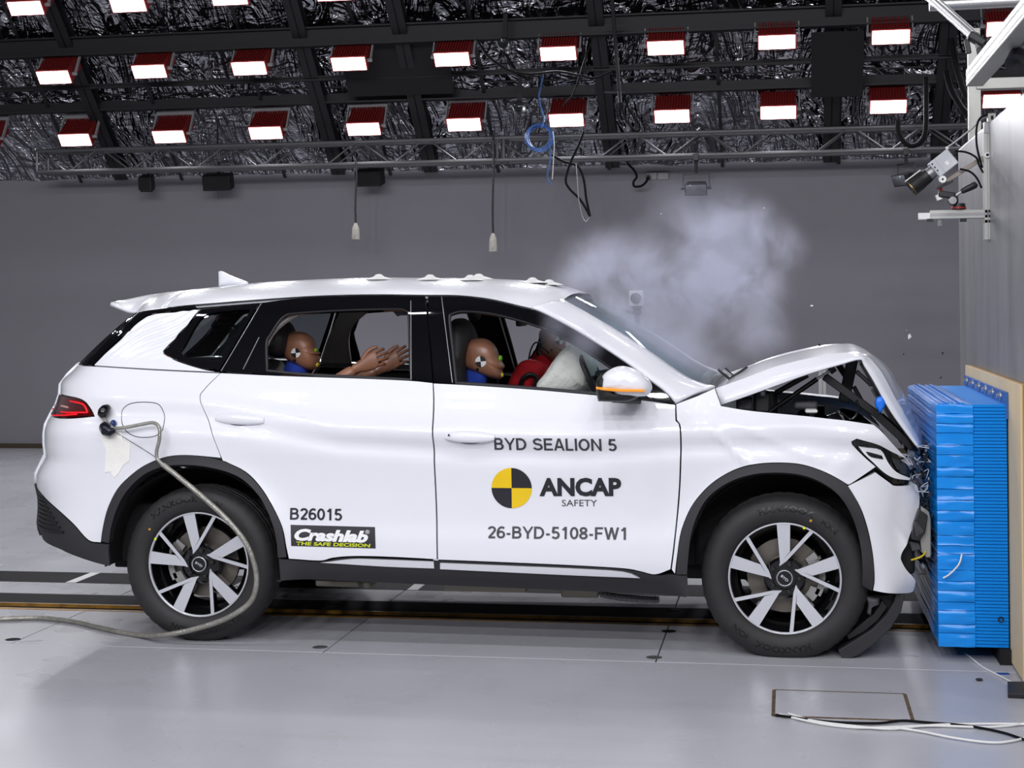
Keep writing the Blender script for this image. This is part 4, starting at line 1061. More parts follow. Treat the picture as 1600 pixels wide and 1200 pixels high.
# crushed front layers, each with its own bulge
cuts = [.068, .128, .165, .225, .262, .31, .352, .40, .468, .505, .548, .61, .655, .70, .748, .80, .842, .895, .938, .99, 1.03, 1.072, 1.112]
rb_ = random.Random(5)
for k, (a, b) in enumerate(zip(cuts, cuts[1:])):
    out = rb_.uniform(-.002, .006); rows = []; fx = rb_.uniform(-.004, .004)
    ny = 14
    ring = [(.801, Y0)] + [(.801 - .154 * i / 6, Y0) for i in range(1, 6)] + [(.648, Y0 + .002)] + [(.648, Y0 + (Y1 - Y0) * i / ny) for i in range(1, ny)] + [(.648, Y1), (.801, Y1)]
    nzr = max(4, int((b - a) / .0075))
    for j in range(nzr + 1):
        t = j / nzr; z = a + .0012 + (b - a - .0024) * t; bul = math.sin(math.pi * t) ** .5
        rid = .0022 * (1 if j % 2 else -1)
        row = []
        for (x, y) in ring:
            wr = .006 * noise.noise((x * 22, y * 5, z * 45 + k))
            if y <= Y0 + .003: row.append((x, y - out * bul - wr + rid * .25, z + .002 * noise.noise((x * 20, k, 0))))
            elif x < .66: row.append((x + fx + rid - .006 * bul + .008 * noise.noise((y * 4, z * 5, 3)), y, z))
            else: row.append((x, y, z))
        rows.append(row)
    mb = MB().grid(rows, closed=True); N_ = len(ring)
    mb.add(rows[0], [tuple(range(N_))]); mb.add(rows[-1], [tuple(range(N_))])
    mb.build('foil_layer', BLUE, bar_, angle=50)
# raised strips across the crushed top
for k, x in enumerate((.652, .668, .69, .708, .728, .75, .776)):
    MB().box2((x, Y0 + .004, 1.108), (x + .012, Y1, 1.113 + .004 * (k % 3))).build('top_ridge', BLUE, bar_, bevel=.002)
MB().box2((.934, Y0 + .0, 1.05), (.9465, Y1 + .03, 1.165)).build('mounting_flange', mat('blue_flange', rgb(40, 96, 170), .5), bar_)
for k in range(6):
    y = .16 + .26 * k
    MB().cyl((.934, y, 1.14), (.915, y, 1.14), .012, n=6).build('flange_bolt', ALU, bar_)
    MB().cyl((.934, y, 1.14), (.930, y, 1.14), .02, n=14).build('flange_washer', ALU, bar_)
MB().box2((.90, Y0 - .02, .0), (.9465, Y1, .066)).build('barrier_foot', BLACKPAINT, bar_)
cable('torn_foil_strip', [(at(1474, 903, .0)), at(1484, 897, -.012), at(1498, 882, -.016), at(1503, 866, -.006)], .004, WHITEPL, bar_, sides=5)
P = at(1564, 968, .008); MB().lathe([(.007, -.002), (.011, -.004), (.013, .0)], 'Y', P, 12).build('foil_hole', DARK, bar_)
# ---- high speed camera on its aluminium mount
MY = .86
def mp(u, v, d=0.0): return at(u, v, MY + d)
mt = empty('camera_mount', mp(1544, 375), 'aluminium profile bracket bolted to the crash block', 'bracket')
def pbox(name, a, b, y0, y1, m, par, bevel=.003):
    p, q_ = mp(*a), mp(*b); return MB().box2((min(p.x, q_.x), MY + y0, min(p.z, q_.z)), (max(p.x, q_.x), MY + y1, max(p.z, q_.z))).build(name, m, par, bevel=bevel)
PROF = mat('aluminium_profile', rgb(176, 176, 170), .45, metal=.4)
pbox('upright_profile', (1536, 208), (1549, 375), -.02, .03, PROF, mt)
pbox('profile_slot', (1541, 209), (1544, 374), -.0215, -.019, STEEL, mt, 0)
pbox('clamp_plate', (1537, 191), (1556, 209), -.022, .03, STEEL, mt)
pbox('end_profile', (1543, 178), (1555, 192), -.03, .04, PROF, mt)
pbox('profile_hole', (1547, 182), (1551, 188), -.032, -.029, DARK, mt, 0)
pbox('arm_profile', (1453, 329), (1549, 341), -.02, .03, PROF, mt)
pbox('profile_slot', (1453, 334), (1549, 336), -.0215, -.019, STEEL, mt, 0)
pbox('arm_end', (1435, 333), (1454, 343), -.015, .025, WHITEPL, mt)
pbox('corner_clamp', (1537, 343), (1556, 349), -.02, .02, mat('tan_clamp', rgb(150, 140, 110), .6), mt)
pbox('wall_lug', (1553, 338), (1561, 366), -.0, .03, mat('tan_clamp', rgb(150, 140, 110), .6), mt)
MB().bar(mp(1478, 283, .03), mp(1544, 242, .03), .02, .022).build('stay_arm', mat('worn_steel_arm', rgb(140, 132, 124), .5, metal=.5), mt, bevel=.002)
p = mp(1543, 242, -.03); MB().cyl(p, p + Vector((0, .05, 0)), .014, n=16).build('pivot_bolt', ALU, mt); MB().cyl(p - Vector((0, .002, 0)), p, .007, n=12).build('bolt_socket', DARK, mt)
for u_ in (1453, 1505): p = mp(u_, 344); MB().box(p, (.03, .03, .016)).build('clamp_nut', BLACKP, mt)
MB().cyl(mp(1469, 343), mp(1469, 353), .014, n=12).build('spirit_vial', mat('clear_vial', rgb(200, 205, 205), .1, trans=.7), mt)
hs = empty('high_speed_camera', mp(1472, 262), 'pale grey high speed camera with black lens aimed down at the car', 'camera')
d0, d1 = mp(1485, 246), mp(1424, 294); ax = (d1 - d0).normalized(); up_ = Vector((0, 1, 0)).cross(ax).normalized()
R_ = Matrix((ax, Vector((0, 1, 0)), up_.copy())).transposed()
GREYB = mat('pale_grey_camera', rgb(188, 190, 194), .45)
cb = mp(1473, 256)
body = MB().box(cb, (.112, .10, .088), R_).build('camera_body', GREYB, hs, bevel=.006)
MB().box(cb + ax * .022 - Vector((0, .0505, 0)), (.002, .002, .085), R_).build('body_joint', STEEL, body)
MB().box(cb + ax * -.012 - Vector((0, .0505, 0)) - up_ * .01, (.016, .002, .02), R_).build('maker_plate', WHITEPL, body)
for k in range(3): MB().cyl(cb + ax * .045 - Vector((0, .052, 0)) + up_ * (.03 - .02 * k), cb + ax * .045 + up_ * (.03 - .02 * k), .004, n=8).build('body_socket', DARK, body)
l0 = cb + ax * .05
MB().cyl(l0, l0 + ax * .035, .030, .033, 24).build('lens_mount', STEEL, hs)
prof = [(0, .035), (.034, .035), (.036, .05), (.036, .075), (.039, .08), (.040, .135), (.041, .137), (.041, .142), (.037, .142), (.034, .13), (0, .125)]
Q = Matrix((up_, Vector((0, 1, 0)), ax)).transposed()
lens = MB().lathe(prof, 'Z', l0, 28, M=Q).build('lens', BLACKP, hs, angle=40)
MB().lathe([(.0412, .133), (.0417, .135), (.0412, .137)], 'Z', l0, 28, M=Q).build('lens_ring', mat('gold_ring', rgb(150, 120, 70), .3, metal=.8), lens)
MB().lathe([(.0, .127), (.034, .129)], 'Z', l0, 24, M=Q).build('front_glass', BLACKGLOSS, lens)
MB().bar(l0 + ax * .05 + up_ * .043, l0 + ax * .14 + up_ * .045, .03, .005).build('lens_support', WHITEPL, hs)
p = mp(1473, 280, -.05); MB().cyl(p, p + Vector((0, .03, 0)), .017, n=20).build('side_knob', WHITEPL, hs); MB().cyl(p - Vector((0, .002, 0)), p, .005, n=10).build('knob_screw', DARK, hs)
p = mp(1479, 229); MB().cyl(p, mp(1481, 233), .008, n=8).build('antenna_stub', WHITEPL, hs)
th = empty('pan_tilt_unit', mp(1498, 328), 'black pan and tilt head with red ring under the high speed camera', 'camera mount')
MB().cyl(mp(1498, 327), mp(1498, 318), .034, .03, 20).build('pan_base', BLACKP, th)
MB().cyl(mp(1498, 326), mp(1498, 324), .036, n=20).build('red_ring', mat('red_ring', rgb(170, 40, 36), .4), th)
MB().ball(mp(1489, 313), .026, 16, 10).build('tilt_joint', BLACKP, th)
p = mp(1489, 313, -.045); MB().cyl(p, p + Vector((0, .04, 0)), .018, n=18).build('tilt_knob', STEEL, th)
MB().bar(mp(1492, 306), mp(1466, 303), .05, .03).build('tilt_arm', BLACKP, th, bevel=.006)
MB().cyl(mp(1466, 304), mp(1469, 312), .016, n=16).build('level_vial', WHITEPL, th)
MB().bar(mp(1464, 294), mp(1488, 283), .06, .012).build('quick_plate', BLACKP, th, bevel=.002)
MB().cyl(mp(1469, 292), mp(1471, 299), .007, n=8).build('red_latch', mat('red_ring', rgb(170, 40, 36), .4), th)
MB().cyl(mp(1488, 310), mp(1503, 299), .006, n=8).build('handle_rod', STEEL, th)
MB().tube([mp(1502, 300), mp(1505, 298), mp(1515, 293), mp(1523, 289), mp(1526, 287)], [.010, .014, .017, .018, .012], 12).build('handle_grip', BLACKP, th)
for k, pts in enumerate(([(1480, 231), (1500, 216), (1520, 199), (1530, 188), (1545, 182)], [(1492, 236), (1510, 238), (1525, 246), (1530, 258), (1536, 270)], [(1548, 178), (1532, 184), (1526, 200), (1526, 225), (1530, 245), (1535, 262)], [(1500, 264), (1515, 268), (1526, 278), (1534, 294)])):
    o = cable('camera_cable', [mp(a, b, -.01 if k else 0) for a, b in pts], .005, RUBBER if k else STEEL)
    tag(o, ['pale cable from the high speed camera up to the bracket top', 'black cable looping from camera body to the upright', 'black cable hanging from the bracket top beside the upright', 'short grey cable curving below the stay arm'][k], 'cable')
# ---- aluminium frame above the crash block
fr_ = empty('support_gantry', (.97, .5, 2.41), 'aluminium profile frame standing above the crash block', 'gantry')
a = atX(1511, 122, .95)
MB().box2((.945, -.8, a.z - .045), (1.03, a.y, a.z + .045)).build('rail_profile', PROF, fr_, bevel=.004)
for dz in (-.018, .018): MB().box2((.9435, -.8, a.z + dz - .006), (.946, a.y - .002, a.z + dz + .006)).build('rail_slot', STEEL, fr_)
p = at(1522, 180, 2.1); MB().box2((p.x - .03, 2.07, 2.3), (p.x + .035, 2.14, at(1522, 45, 2.1).z)).build('frame_post', PROF, fr_, bevel=.003)
q_ = at(1533, 132, 2.1); MB().box2((q_.x - .03, 2.06, q_.z - .03), (4.0, 2.15, q_.z + .03)).build('frame_crossbar', PROF, fr_, bevel=.003)
q_ = at(1452, 8, 1.9); MB().cyl((q_.x, 1.9, q_.z), (3.0, 1.9, q_.z + .02), .035, n=16).build('boom_tube', ALU, fr_)
MB().cyl(at(1452, -6, 1.7), at(1524, 58, 1.2), .027, n=16).build('diagonal_tube', ALU, fr_)
MB().box(at(1526, 62, 1.15), (.09, .08, .04), (0, .6, 0)).build('boom_clamp', BLACKP, fr_, bevel=.008)
MB().bar(at(1528, 70, 1.15), at(1546, 84, 1.0), .03, .03).build('clamp_lever', BLACKP, fr_, bevel=.005)
MB().bar(at(1530, 75, 1.05), at(1534, 105, 1.05), .03, .03).build('clamp_lever', BLACKP, fr_, bevel=.005)
MB().bar(at(1510, 62, 1.15), at(1514, 84, 1.15), .025, .025).build('clamp_lever', BLACKP, fr_, bevel=.005)
MB().lathe([(0, 0), (.045, 0), (.05, .02), (.05, .1), (.055, .11), (.055, .16), (.04, .16), (0, .14)], 'Z', at(1604, 70, .3), 24, M=Euler((2.4, .5, 0)).to_matrix()).build('frame_camera_lens', BLACKP, fr_)
# ---- things standing behind the car
BY = 3.1
tc = empty('tripod_camera', at(995, 478, BY), 'small grey camera on a tripod half hidden in the smoke', 'camera')
c = at(995, 466, BY); c.z -= 0
MB().box(c, (.09, .10, .10)).build('camera_body', GREYB, tc, bevel=.008)
MB().lathe([(0, -.01), (.028, -.01), (.030, -.03), (.034, -.03), (.034, .0), (0, .03)], 'Y', c + Vector((0, -.06, 0)), 24).build('lens', BLACKP, tc)
MB().ball(c + Vector((0, 0, -.09)), .03, 12, 8).build('ball_head', BLACKP, tc); MB().box(c + Vector((0, 0, -.06)), (.06, .06, .02)).build('quick_plate', BLACKP, tc, bevel=.003)
MB().bar(c + Vector((-.02, 0, -.10)), c + Vector((-.10, 0, -.07)), .02, .02).build('pan_handle', BLACKP, tc, bevel=.004)
MB().cyl((c.x, BY, c.z - .1), (c.x, BY, .45), .018, n=12).build('centre_column', BLACKP, tc)
for k in range(3):
    g = 2.1 * k + .4; MB().cyl((c.x, BY, .75), (c.x + .42 * math.cos(g), BY + .42 * math.sin(g), .0), .015, n=10).build('leg', BLACKP, tc)
st = empty('aluminium_stand', (at(1285, 600, 2.7).x, 2.7, 0), 'upright aluminium profile stand seen through the open engine bay', 'stand')
x = at(1285, 600, 2.7).x
MB().box2((x - .022, 2.68, .012), (x + .022, 2.72, 1.28)).build('upright_profile', PROF, st, bevel=.003)
MB().box2((x - .004, 2.678, .012), (x + .004, 2.68, 1.28)).build('profile_slot', STEEL, st); MB().box2((x - .12, 2.58, 0), (x + .12, 2.82, .012)).build('foot_plate', BLACKP, st)
for s_ in (-1, 1): MB().box((x + s_ * .035, 2.69, at(1285, 626, 2.7).z), (.02, .03, .06)).build('angle_bracket', BLACKP, st, bevel=.003)
# ---- lighting truss
TY = 8.75
tr = empty('lighting_truss', at(60, 240, TY), 'long grey aluminium box truss hung below the lamps', 'truss')
TM = mat('truss_grey', rgb(104, 104, 106), .42, metal=.6)
zt, zb = at(60, 236, TY).z, at(60, 269, TY).z; x0_, x1_ = at(58, 250, TY).x, 4.2
for y in (TY, TY + .26):
    for z in (zt, zb): MB().cyl((x0_, y, z), (x1_, y, z), .022, n=10).build('chord', TM, tr)
nd = 17; stp = (x1_ - x0_) / nd
for y in (TY, TY + .26):
    for k in range(nd):
        xa = x0_ + stp * k; xm = xa + stp / 2
        for a_, b_ in (((xa + .03, zt), (xm - .02, zb)), ((xm + .02, zb), (xa + stp - .03, zt))):
            MB().cyl((a_[0], y, a_[1]), (b_[0], y, b_[1]), .009, n=6).build('brace', TM, tr)
for x in (x0_, at(777, 230, TY).x, at(787, 230, TY).x):
    for y in (TY, TY + .26): MB().cyl((x, y, zt), (x, y, zb), .014, n=8).build('end_post', TM, tr)
    for z in (zt, zb): MB().cyl((x, TY, z), (x, TY + .26, z), .014, n=8).build('end_rung', TM, tr)
for u_ in (340, 575, 1007, 1265): p = at(u_, 215, TY + .13); MB().cyl((p.x, TY + .13, zt), (p.x, TY + .13, at(u_, 190, TY).z), .01, n=6).build('suspension_rod', BEAM, tr)
# ---- loudspeakers, pendant sockets, floodlights under the truss
SPK = mat('speaker_black', rgb(16, 16, 18), .6)
for k, (u_, v_, w_, h_, rz, lab) in enumerate(((230, 286, .13, .17, .5, 'narrow black speaker tilted under the truss at far left'), (341, 284, .30, .17, .12, 'wide black speaker under the truss between the two left lamps'), (578, 277, .28, .17, -.1, 'wide black speaker under the truss beside the first hanging cord'))):
    c = at(u_, v_, 9.15); s = empty('loudspeaker', c, lab, 'speaker')
    MB().box(c, (w_, .18, h_), (.25, 0, rz * .4)).build('cabinet', SPK, s, bevel=.01)
    MB().box(c + Vector((0, -.095, -.015)), (w_ * .88, .01, h_ * .8), (.25, 0, rz * .4)).build('grille', mat('speaker_grille', rgb(26, 26, 28), .9), s)
    MB().cyl(c + Vector((0, .02, .05)), c + Vector((0, .02, .22)), .012, n=8).build('hanger', BEAM, s)
for k, (u_, v0, v1, v2, lab) in enumerate(((556, 250, 350, 374, 'pale pendant socket hanging on the shorter cord under the truss'), (770.5, 210, 366, 393, 'pale pendant socket hanging on the longer cord at picture centre'))):
    Yp = TY - .035; a_, b_, e_ = at(u_, v0, Yp), at(u_, v1, Yp), at(u_, v2, Yp); s = empty('pendant_socket', e_, lab, 'socket')
    pts = [a_, a_.lerp(b_, .3) + Vector((.006, 0, 0)), a_.lerp(b_, .7) - Vector((.005, 0, 0)), b_]
    cable('cord', pts, .011, mat('braided_cord', rgb(58, 58, 62), .8, vary=(60, 1, rgb(30, 30, 32))), s)
    L_ = (b_ - e_).z
    MB().lathe([(0, L_ + .01), (.015, L_ + .01), (.022, L_ - .01), (.036, L_ * .75), (.041, L_ * .3), (.042, 0), (.034, 0), (.03, .02), (0, .03)], 'Z', e_, 20).build('socket_body', mat('pale_socket', rgb(172, 170, 160), .5), s)
    MB().box(e_ + Vector((0, -.04, L_ * .45)), (.03, .012, L_ * .5)).build('socket_flap', mat('pale_socket2', rgb(186, 184, 176), .5), s, bevel=.004)
def floodlight(u_, v_, Yp, lab, facing, top_v):
    c = at(u_, v_, Yp); s = empty('hanging_floodlight', c, lab, 'floodlight'); z1_ = zb
    R_ = Matrix.Rotation(facing, 3, 'Z')
    def W(x, y, z): return c + R_ @ Vector((x, y, z))
    rows = [[W(-.11, -.06, -.09), W(.11, -.06, -.09), W(.11, -.10, .02), W(-.11, -.10, .02)], [W(-.09, .08, -.05), W(.09, .08, -.05), W(.09, .08, .06), W(-.09, .08, .06)]]
    b_ = MB().grid(rows, closed=True); b_.add(rows[0], [(0, 1, 2, 3)]); b_.add(rows[1], [(0, 1, 2, 3)])
    b_.build('lamp_body', mat('flood_black', rgb(30, 30, 33), .5), s, bevel=.004)
    MB().add([W(-.10, -.066, -.082), W(.10, -.066, -.082), W(.10, -.104, .012), W(-.10, -.104, .012)], [(0, 1, 2, 3)]).build('front_glass', mat('flood_glass', rgb(96, 98, 104), .1), s, solid=.004)
    for x in (-.13, .13): MB().bar(W(x, 0, -.01), W(x, 0, .13), .012, .025).build('yoke_arm', BLACKP, s); MB().cyl(W(x - .02, 0, -.01), W(x + .02, 0, -.01), .016, n=10).build('yoke_knob', BLACKP, s)
    MB().bar(W(-.13, 0, .13), W(.13, 0, .13), .025, .012).build('yoke_top', BLACKP, s)
    MB().cyl(W(0, 0, .13), Vector((c.x, c.y, z1_)), .016, n=8).build('drop_tube', BLACKP, s)
    MB().box(Vector((c.x, c.y, z1_ - .02)), (.06, .06, .07)).build('truss_clamp', BLACKP, s, bevel=.005)
    return s
floodlight(1088, 292, TY, 'small floodlight hung from the truss above the smoke', 0.0, 236)
floodlight(1416, 277, TY, 'black floodlight hung beside the high speed camera lens', -1.0, 232)
for k, (u_, v_) in enumerate(((789, 70), (812, 168))):
    c = at(u_, v_, 8.3 if k else 7.8); s = empty('spot_camera', c, ['small black spotlight between the fifth and sixth middle lamps', 'small black spotlight between the fifth and sixth lowest lamps'][k], 'spotlight')
    MB().lathe([(0, .1), (.05, .09), (.06, .0), (.06, -.08), (.05, -.1), (.045, -.09), (0, -.09)], 'Y', c, 18).build('barrel', BLACKP, s); MB().lathe([(0, -.092), (.044, -.094)], 'Y', c, 18).build('front_glass', GLASSDARK, s)
    MB().bar(c + Vector((0, 0, .05)), c + Vector((0, .05, .3)), .04, .03).build('mount', BLACKP, s)
# wall socket with plug
ws_ = empty('wall_socket', at(1027, 275, 9.48), 'double wall socket with a black plug near the wall top', 'socket')
for u_ in (1018, 1036): p = at(u_, 275, 9.485); MB().box(p, (.115, .02, .075)).build('face_plate', mat('socket_plate', rgb(150, 149, 152), .5), ws_, bevel=.004)
p = at(1013, 277, 9.46); MB().cyl(p + Vector((0, .02, 0)), p + Vector((0, -.03, 0)), .028, n=14).build('plug', BLACKP, ws_)
BLUEC = mat('blue_cable', rgb(52, 92, 150), .5)
def pxcable(lab, pts, r, m, Yp, cat='cable', name='cable', grp=None):
    o = cable(name, [at(a_[0], a_[1], Yp if len(a_) < 3 else a_[2]) for a_ in pts], r, m); return tag(o, lab, cat, grp)
pxcable('black lead drooping from the truss to the wall socket', [(1013, 277, 9.42), (1009, 285), (1001, 291), (991, 291), (990, 284), (995, 276), (990, 265), (983, 258), (978, 250)], .012, RUBBER, 9.3)
coil = empty('cable_coil', at(843, 213, 8.3), 'coil of blue cable hung on the truss', 'cable')
for k in range(5):
    c = at(843 + (k - 2) * 1.0, 214 + k * .6, 8.3 + .02 * k); r_ = .115 + .012 * (k % 3)
    MB().tube([c + Vector((r_ * math.cos(t * .2618) * (1 + .03 * math.sin(t + k)), .01 * math.sin(t * .9 + k), r_ * math.sin(t * .2618))) for t in range(24)], .007, 6, closed=True).build('cable_loop', BLUEC, coil)
pxcable('blue cable dropping from the lamp beam to the coil', [(849, 118), (845, 135), (842, 152), (846, 170), (850, 186), (846, 200)], .009, BLUEC, 8.2)
pxcable('blue cable tail hanging below the coil', [(856, 222), (861, 240), (858, 262), (855, 278), (861, 289)], .007, BLUEC, 8.3)
pxcable('thin white wire hanging beside the coil', [(864, 205), (866, 225), (865, 245), (864, 265), (863, 280)], .004, WHITEPL, 8.3)
pxcable('black cable hanging in a long loop below the truss, left strand', [(912, 205), (905, 225), (893, 250), (884, 280), (890, 295), (905, 310), (915, 325), (922, 338)], .012, RUBBER, 8.3)
pxcable('black cable hanging in a long loop below the truss, right strand', [(862, 242), (880, 252), (900, 258), (908, 268), (913, 285), (916, 310), (922, 338)], .012, RUBBER, 8.35)
pxcable('thin pale chain hanging in a loop under the truss', [(900, 255), (902, 280), (904, 310), (909, 335), (915, 346), (921, 340)], .005, STEEL, 8.25)
pxcable('thick black cable sagging in a loop at the right end of the truss', [(1403, 188), (1404, 205), (1412, 221), (1424, 228), (1438, 222), (1446, 205), (1447, 170), (1447, 120)], .024, RUBBER, 8.2)
pxcable('thick black cable running down behind the aluminium frame', [(1478, 110), (1484, 135), (1494, 155), (1508, 175), (1525, 185)], .028, RUBBER, 8.2)
pxcable('second thick black cable behind the aluminium frame', [(1486, 60), (1492, 95), (1500, 125), (1510, 150), (1530, 160)], .028, RUBBER, 8.1)
pxcable('black cables looping under the sixth middle lamp', [(745, 62), (760, 85), (778, 100), (800, 112), (830, 116), (870, 112), (905, 118), (930, 122), (955, 112)], .012, RUBBER, 7.7)
pxcable('black cable crossing behind the sixth lowest lamp', [(925, 60), (915, 90), (905, 120), (895, 148), (880, 165)], .010, RUBBER, 7.9)
pxcable('loose black cable tangle right of the sixth lowest lamp', [(975, 150), (985, 175), (1000, 195), (995, 205), (980, 190), (970, 165), (965, 140)], .010, RUBBER, 8.4)
pl_ = empty('ceiling_pole', at(962, 60, 7.7), 'thin black pole hanging between the two centre right lamps', 'pole')
MB().cyl(at(955, -20, 7.7), at(969, 160, 8.0), .018, n=8).build('pole', BEAM, pl_)
for v_ in (40, 144): MB().bar(at(944, v_, 7.72 + .002 * v_), at(976, v_, 7.72 + .002 * v_), .012, .012).build('cross_rod', BEAM, pl_)
# ---- on the floor
def fpath(pts, z): return [atZ(u_, v_, z) for u_, v_ in pts]
for lab, pts, r_, m in (('white cable on the floor starting at the hatch corner', [(1218, 1116), (1250, 1124), (1290, 1132), (1340, 1137), (1400, 1136), (1480, 1132), (1560, 1131), (1620, 1132)], .0045, WHITEPL), ('white cable on the floor crossing its neighbour beyond the hatch', [(1232, 1115), (1270, 1126), (1320, 1133), (1390, 1139), (1450, 1134), (1530, 1136), (1575, 1134), (1620, 1127)], .0045, WHITEPL), ('white cable bowing nearest the viewer on the floor', [(1400, 1137), (1440, 1143), (1490, 1153), (1545, 1160), (1580, 1158), (1620, 1148)], .0045, WHITEPL), ('black cable lying along the white cables on the floor', [(1212, 1117), (1240, 1121), (1300, 1128), (1370, 1130), (1410, 1126), (1450, 1129), (1510, 1134), (1560, 1143), (1590, 1152), (1620, 1163)], .005, RUBBER)):
    o = cable('floor_cable', fpath(pts, r_ + .003), r_, m); tag(o, lab, 'cable')
o = cable('floor_cable', [at(1503, 1018, .3), atZ(1515, 1026, .006), atZ(1535, 1042, .004), atZ(1558, 1054, .004), atZ(1585, 1068, .006)], .004, WHITEPL); tag(o, 'thin white wire running from under the blue barrier', 'wire')
p = atZ(1594, 1082); o = MB().prism([(p.x - .06, p.y - .10), (p.x + .2, p.y - .12), (p.x + .2, p.y + .12), (p.x - .035, p.y + .10)], 'Z', 0, .02).build('floor_bracket', BLACKP, bevel=.003); tag(o, 'dark metal bracket on the floor at the foot of the plywood', 'bracket')
p = atZ(1567, 1053); o = MB().box((p.x, p.y, .0009), (.05, .03, .0016), (0, 0, .1)).build('blue_tape', mat('blue_tape', rgb(30, 70, 150), .5)); tag(o, 'small piece of blue tape on the floor by the plywood', 'tape')
p = atZ(1530, 1064); o = MB().ball((p.x, p.y, .006), (.016, .012, .006), 7, 4).build('debris_fragment', BLACKP, smooth=False); tag(o, 'dark crumb of debris on the floor near the barrier', 'debris')
for k, (u_, v_, s_, m) in enumerate(((1268, 478, .006, WHITEPL), (1421, 525, .011, WHITEPL), (1280, 539, .007, BLACKP), (1411, 553, .006, BLACKP), (1473, 552, .006, BLACKP), (1470, 590, .006, BLACKP), (1416, 516, .003, WHITEPL), (1033, 334, .004, WHITEPL), (1194, 325, .004, WHITEPL))):
    p = at(u_, v_, .4 + .1 * k); R_ = Euler((k, 2 * k, .7 * k)).to_matrix()
    o = MB().add([p + R_ @ (Vector(q__) * s_) for q__ in ((1.6, 0, 0), (-1, .9, .2), (-.8, -.9, -.1), (.2, .1, .9), (0, .2, -.7))], [(0, 1, 3), (1, 2, 3), (2, 0, 3), (1, 0, 4), (2, 1, 4), (0, 2, 4)]).build('flying_fragment', m, smooth=False)
    tag(o, '%s fragment thrown into the air %s' % (('white' if m is WHITEPL else 'black'), ['right of the smoke', 'above the blue barrier, largest of the flakes', 'just above the bonnet peak', 'between bonnet and crash block', 'beside the crash block edge', 'just above the blue barrier', 'beside the largest white flake', 'left of the hanging floodlight', 'above the smoke, right of the floodlight'][k]), 'debris')
# ---- umbilical cable
SILV = mat('silver_taped_cable', rgb(168, 166, 158), .35, metal=.5, bump=(60, .5, .01), vary=(25, .8, rgb(128, 126, 116)))
um = [on3(181, 672, .03), on3(200, 672, .045), on3(228, 669, .05), on3(246, 668, .055), on3(256, 673, .06), on3(257, 684, .06), on3(252, 704, .055), on3(257, 722, .055), at(275, 742, -.09), at(315, 775, -.10), at(355, 812, -.10), at(385, 850, -.095), at(399, 888, -.09), at(400, 918, -.085), at(388, 944, -.08), at(352, 967, -.075), at(300, 984, -.06), at(250, 993, -.04), atZ(215, 992, .014), atZ(170, 984, .013), atZ(120, 972, .013), atZ(70, 966, .013), atZ(25, 966, .013), atZ(-60, 970, .013), atZ(-300, 972, .013), atZ(-700, 985, .013), atZ(-1100, 990, .013)]
tb = spline(um, 6, corner=170); rs = [.0085 if i < 44 else .0125 for i in range(len(tb))]
o = MB().tube(tb, rs, 10).build('umbilical_cable', SILV, angle=80); tag(o, 'silver taped data cable from the car rear trailing over the floor', 'cable')
pg = empty('data_plug', on3(172, 660), 'black taped connector plug fixed behind the tail lamp', 'connector')
MB().tube([on3(171, 636, .012), on3(169, 640, .03), on3(167, 648, .04), on3(165, 655, .04), on3(165, 659, .035)], [.016, .026, .027, .024, .012], 12).build('upper_plug', BLACKGLOSS, pg)
MB().tube([on3(165, 658, .028), on3(172, 666, .035), on3(181, 672, .03)], [.010, .010, .009], 8).build('taped_joint', SILV, pg)
MB().tube([on3(166, 667, .006), on3(168, 670, .022), on3(172, 674, .036), on3(178, 676, .038), on3(184, 674, .03)], [.024, .031, .030, .022, .011], 14).build('lower_plug', mat('dark_blue_black', rgb(16, 20, 34), .2), pg)
MB().ball(on3(179, 664, .015), (.014, .02, .018), 12, 8).build('blue_ring', mat('deep_blue', rgb(30, 50, 110), .3), pg)
panel('masking_tape', outline([(157, 664), (172, 660), (191, 667), (193, 688), (205, 692), (203, 720), (193, 727), (185, 741), (178, 748), (173, 737), (163, 739), (165, 702), (157, 684)], 2, 12), mat('cream_masking_tape', rgb(246, 244, 236), .6, bump=(40, .6, .004)), parent=QP, lift=.0025, cell=.02, thick=.002, mirror=False)
MB().tube([on3(182, 676, .004), on3(205, 690, .003), on3(228, 704, .003), on3(246, 716, .003)], .0013, 5).build('bumper_joint', DARK, QP)
# ================================================================== CABIN
LEA = mat('dark_seat_leather', rgb(40, 38, 38), .55); LEAT = mat('pale_seat_leather', rgb(160, 154, 148), .6)
def seat(name_y, prof, hw, m1, m2):
    """seat built from its side profile"""
    s = inflate([(p.x, p.y) for p in spline([Vector((at(u_, v_, name_y).x, at(u_, v_, name_y).z)) for u_, v_ in prof], 4, True, 60)], name_y, hw, hw, 'seat_backrest', m1, car, p=.35)
    return s
for Yc_, off in ((.53, 0), (1.29, -4)):
    s = seat(Yc_, [(702, 760), (700, 640), (702, 560), (704, 520), (707, 503), (716, 497), (728, 499), (737, 512), (739, 530), (734, 560), (738, 610), (742, 680), (746, 760)], .21, LEA, LEAT)
    inflate([(at(u_, v_, Yc_).x, at(u_, v_, Yc_).z) for u_, v_ in ((713, 520), (716, 504), (724, 501), (733, 512), (736, 532), (731, 560), (722, 570))], Yc_, .16, .16, 'headrest_front', LEAT, s, p=.3)
    x = at(742, 700, Yc_).x
    MB().box((x + .18, Yc_, .56), (.52, .48, .16), (0, -.08, 0)).build('seat_cushion', LEA, car, bevel=.05)
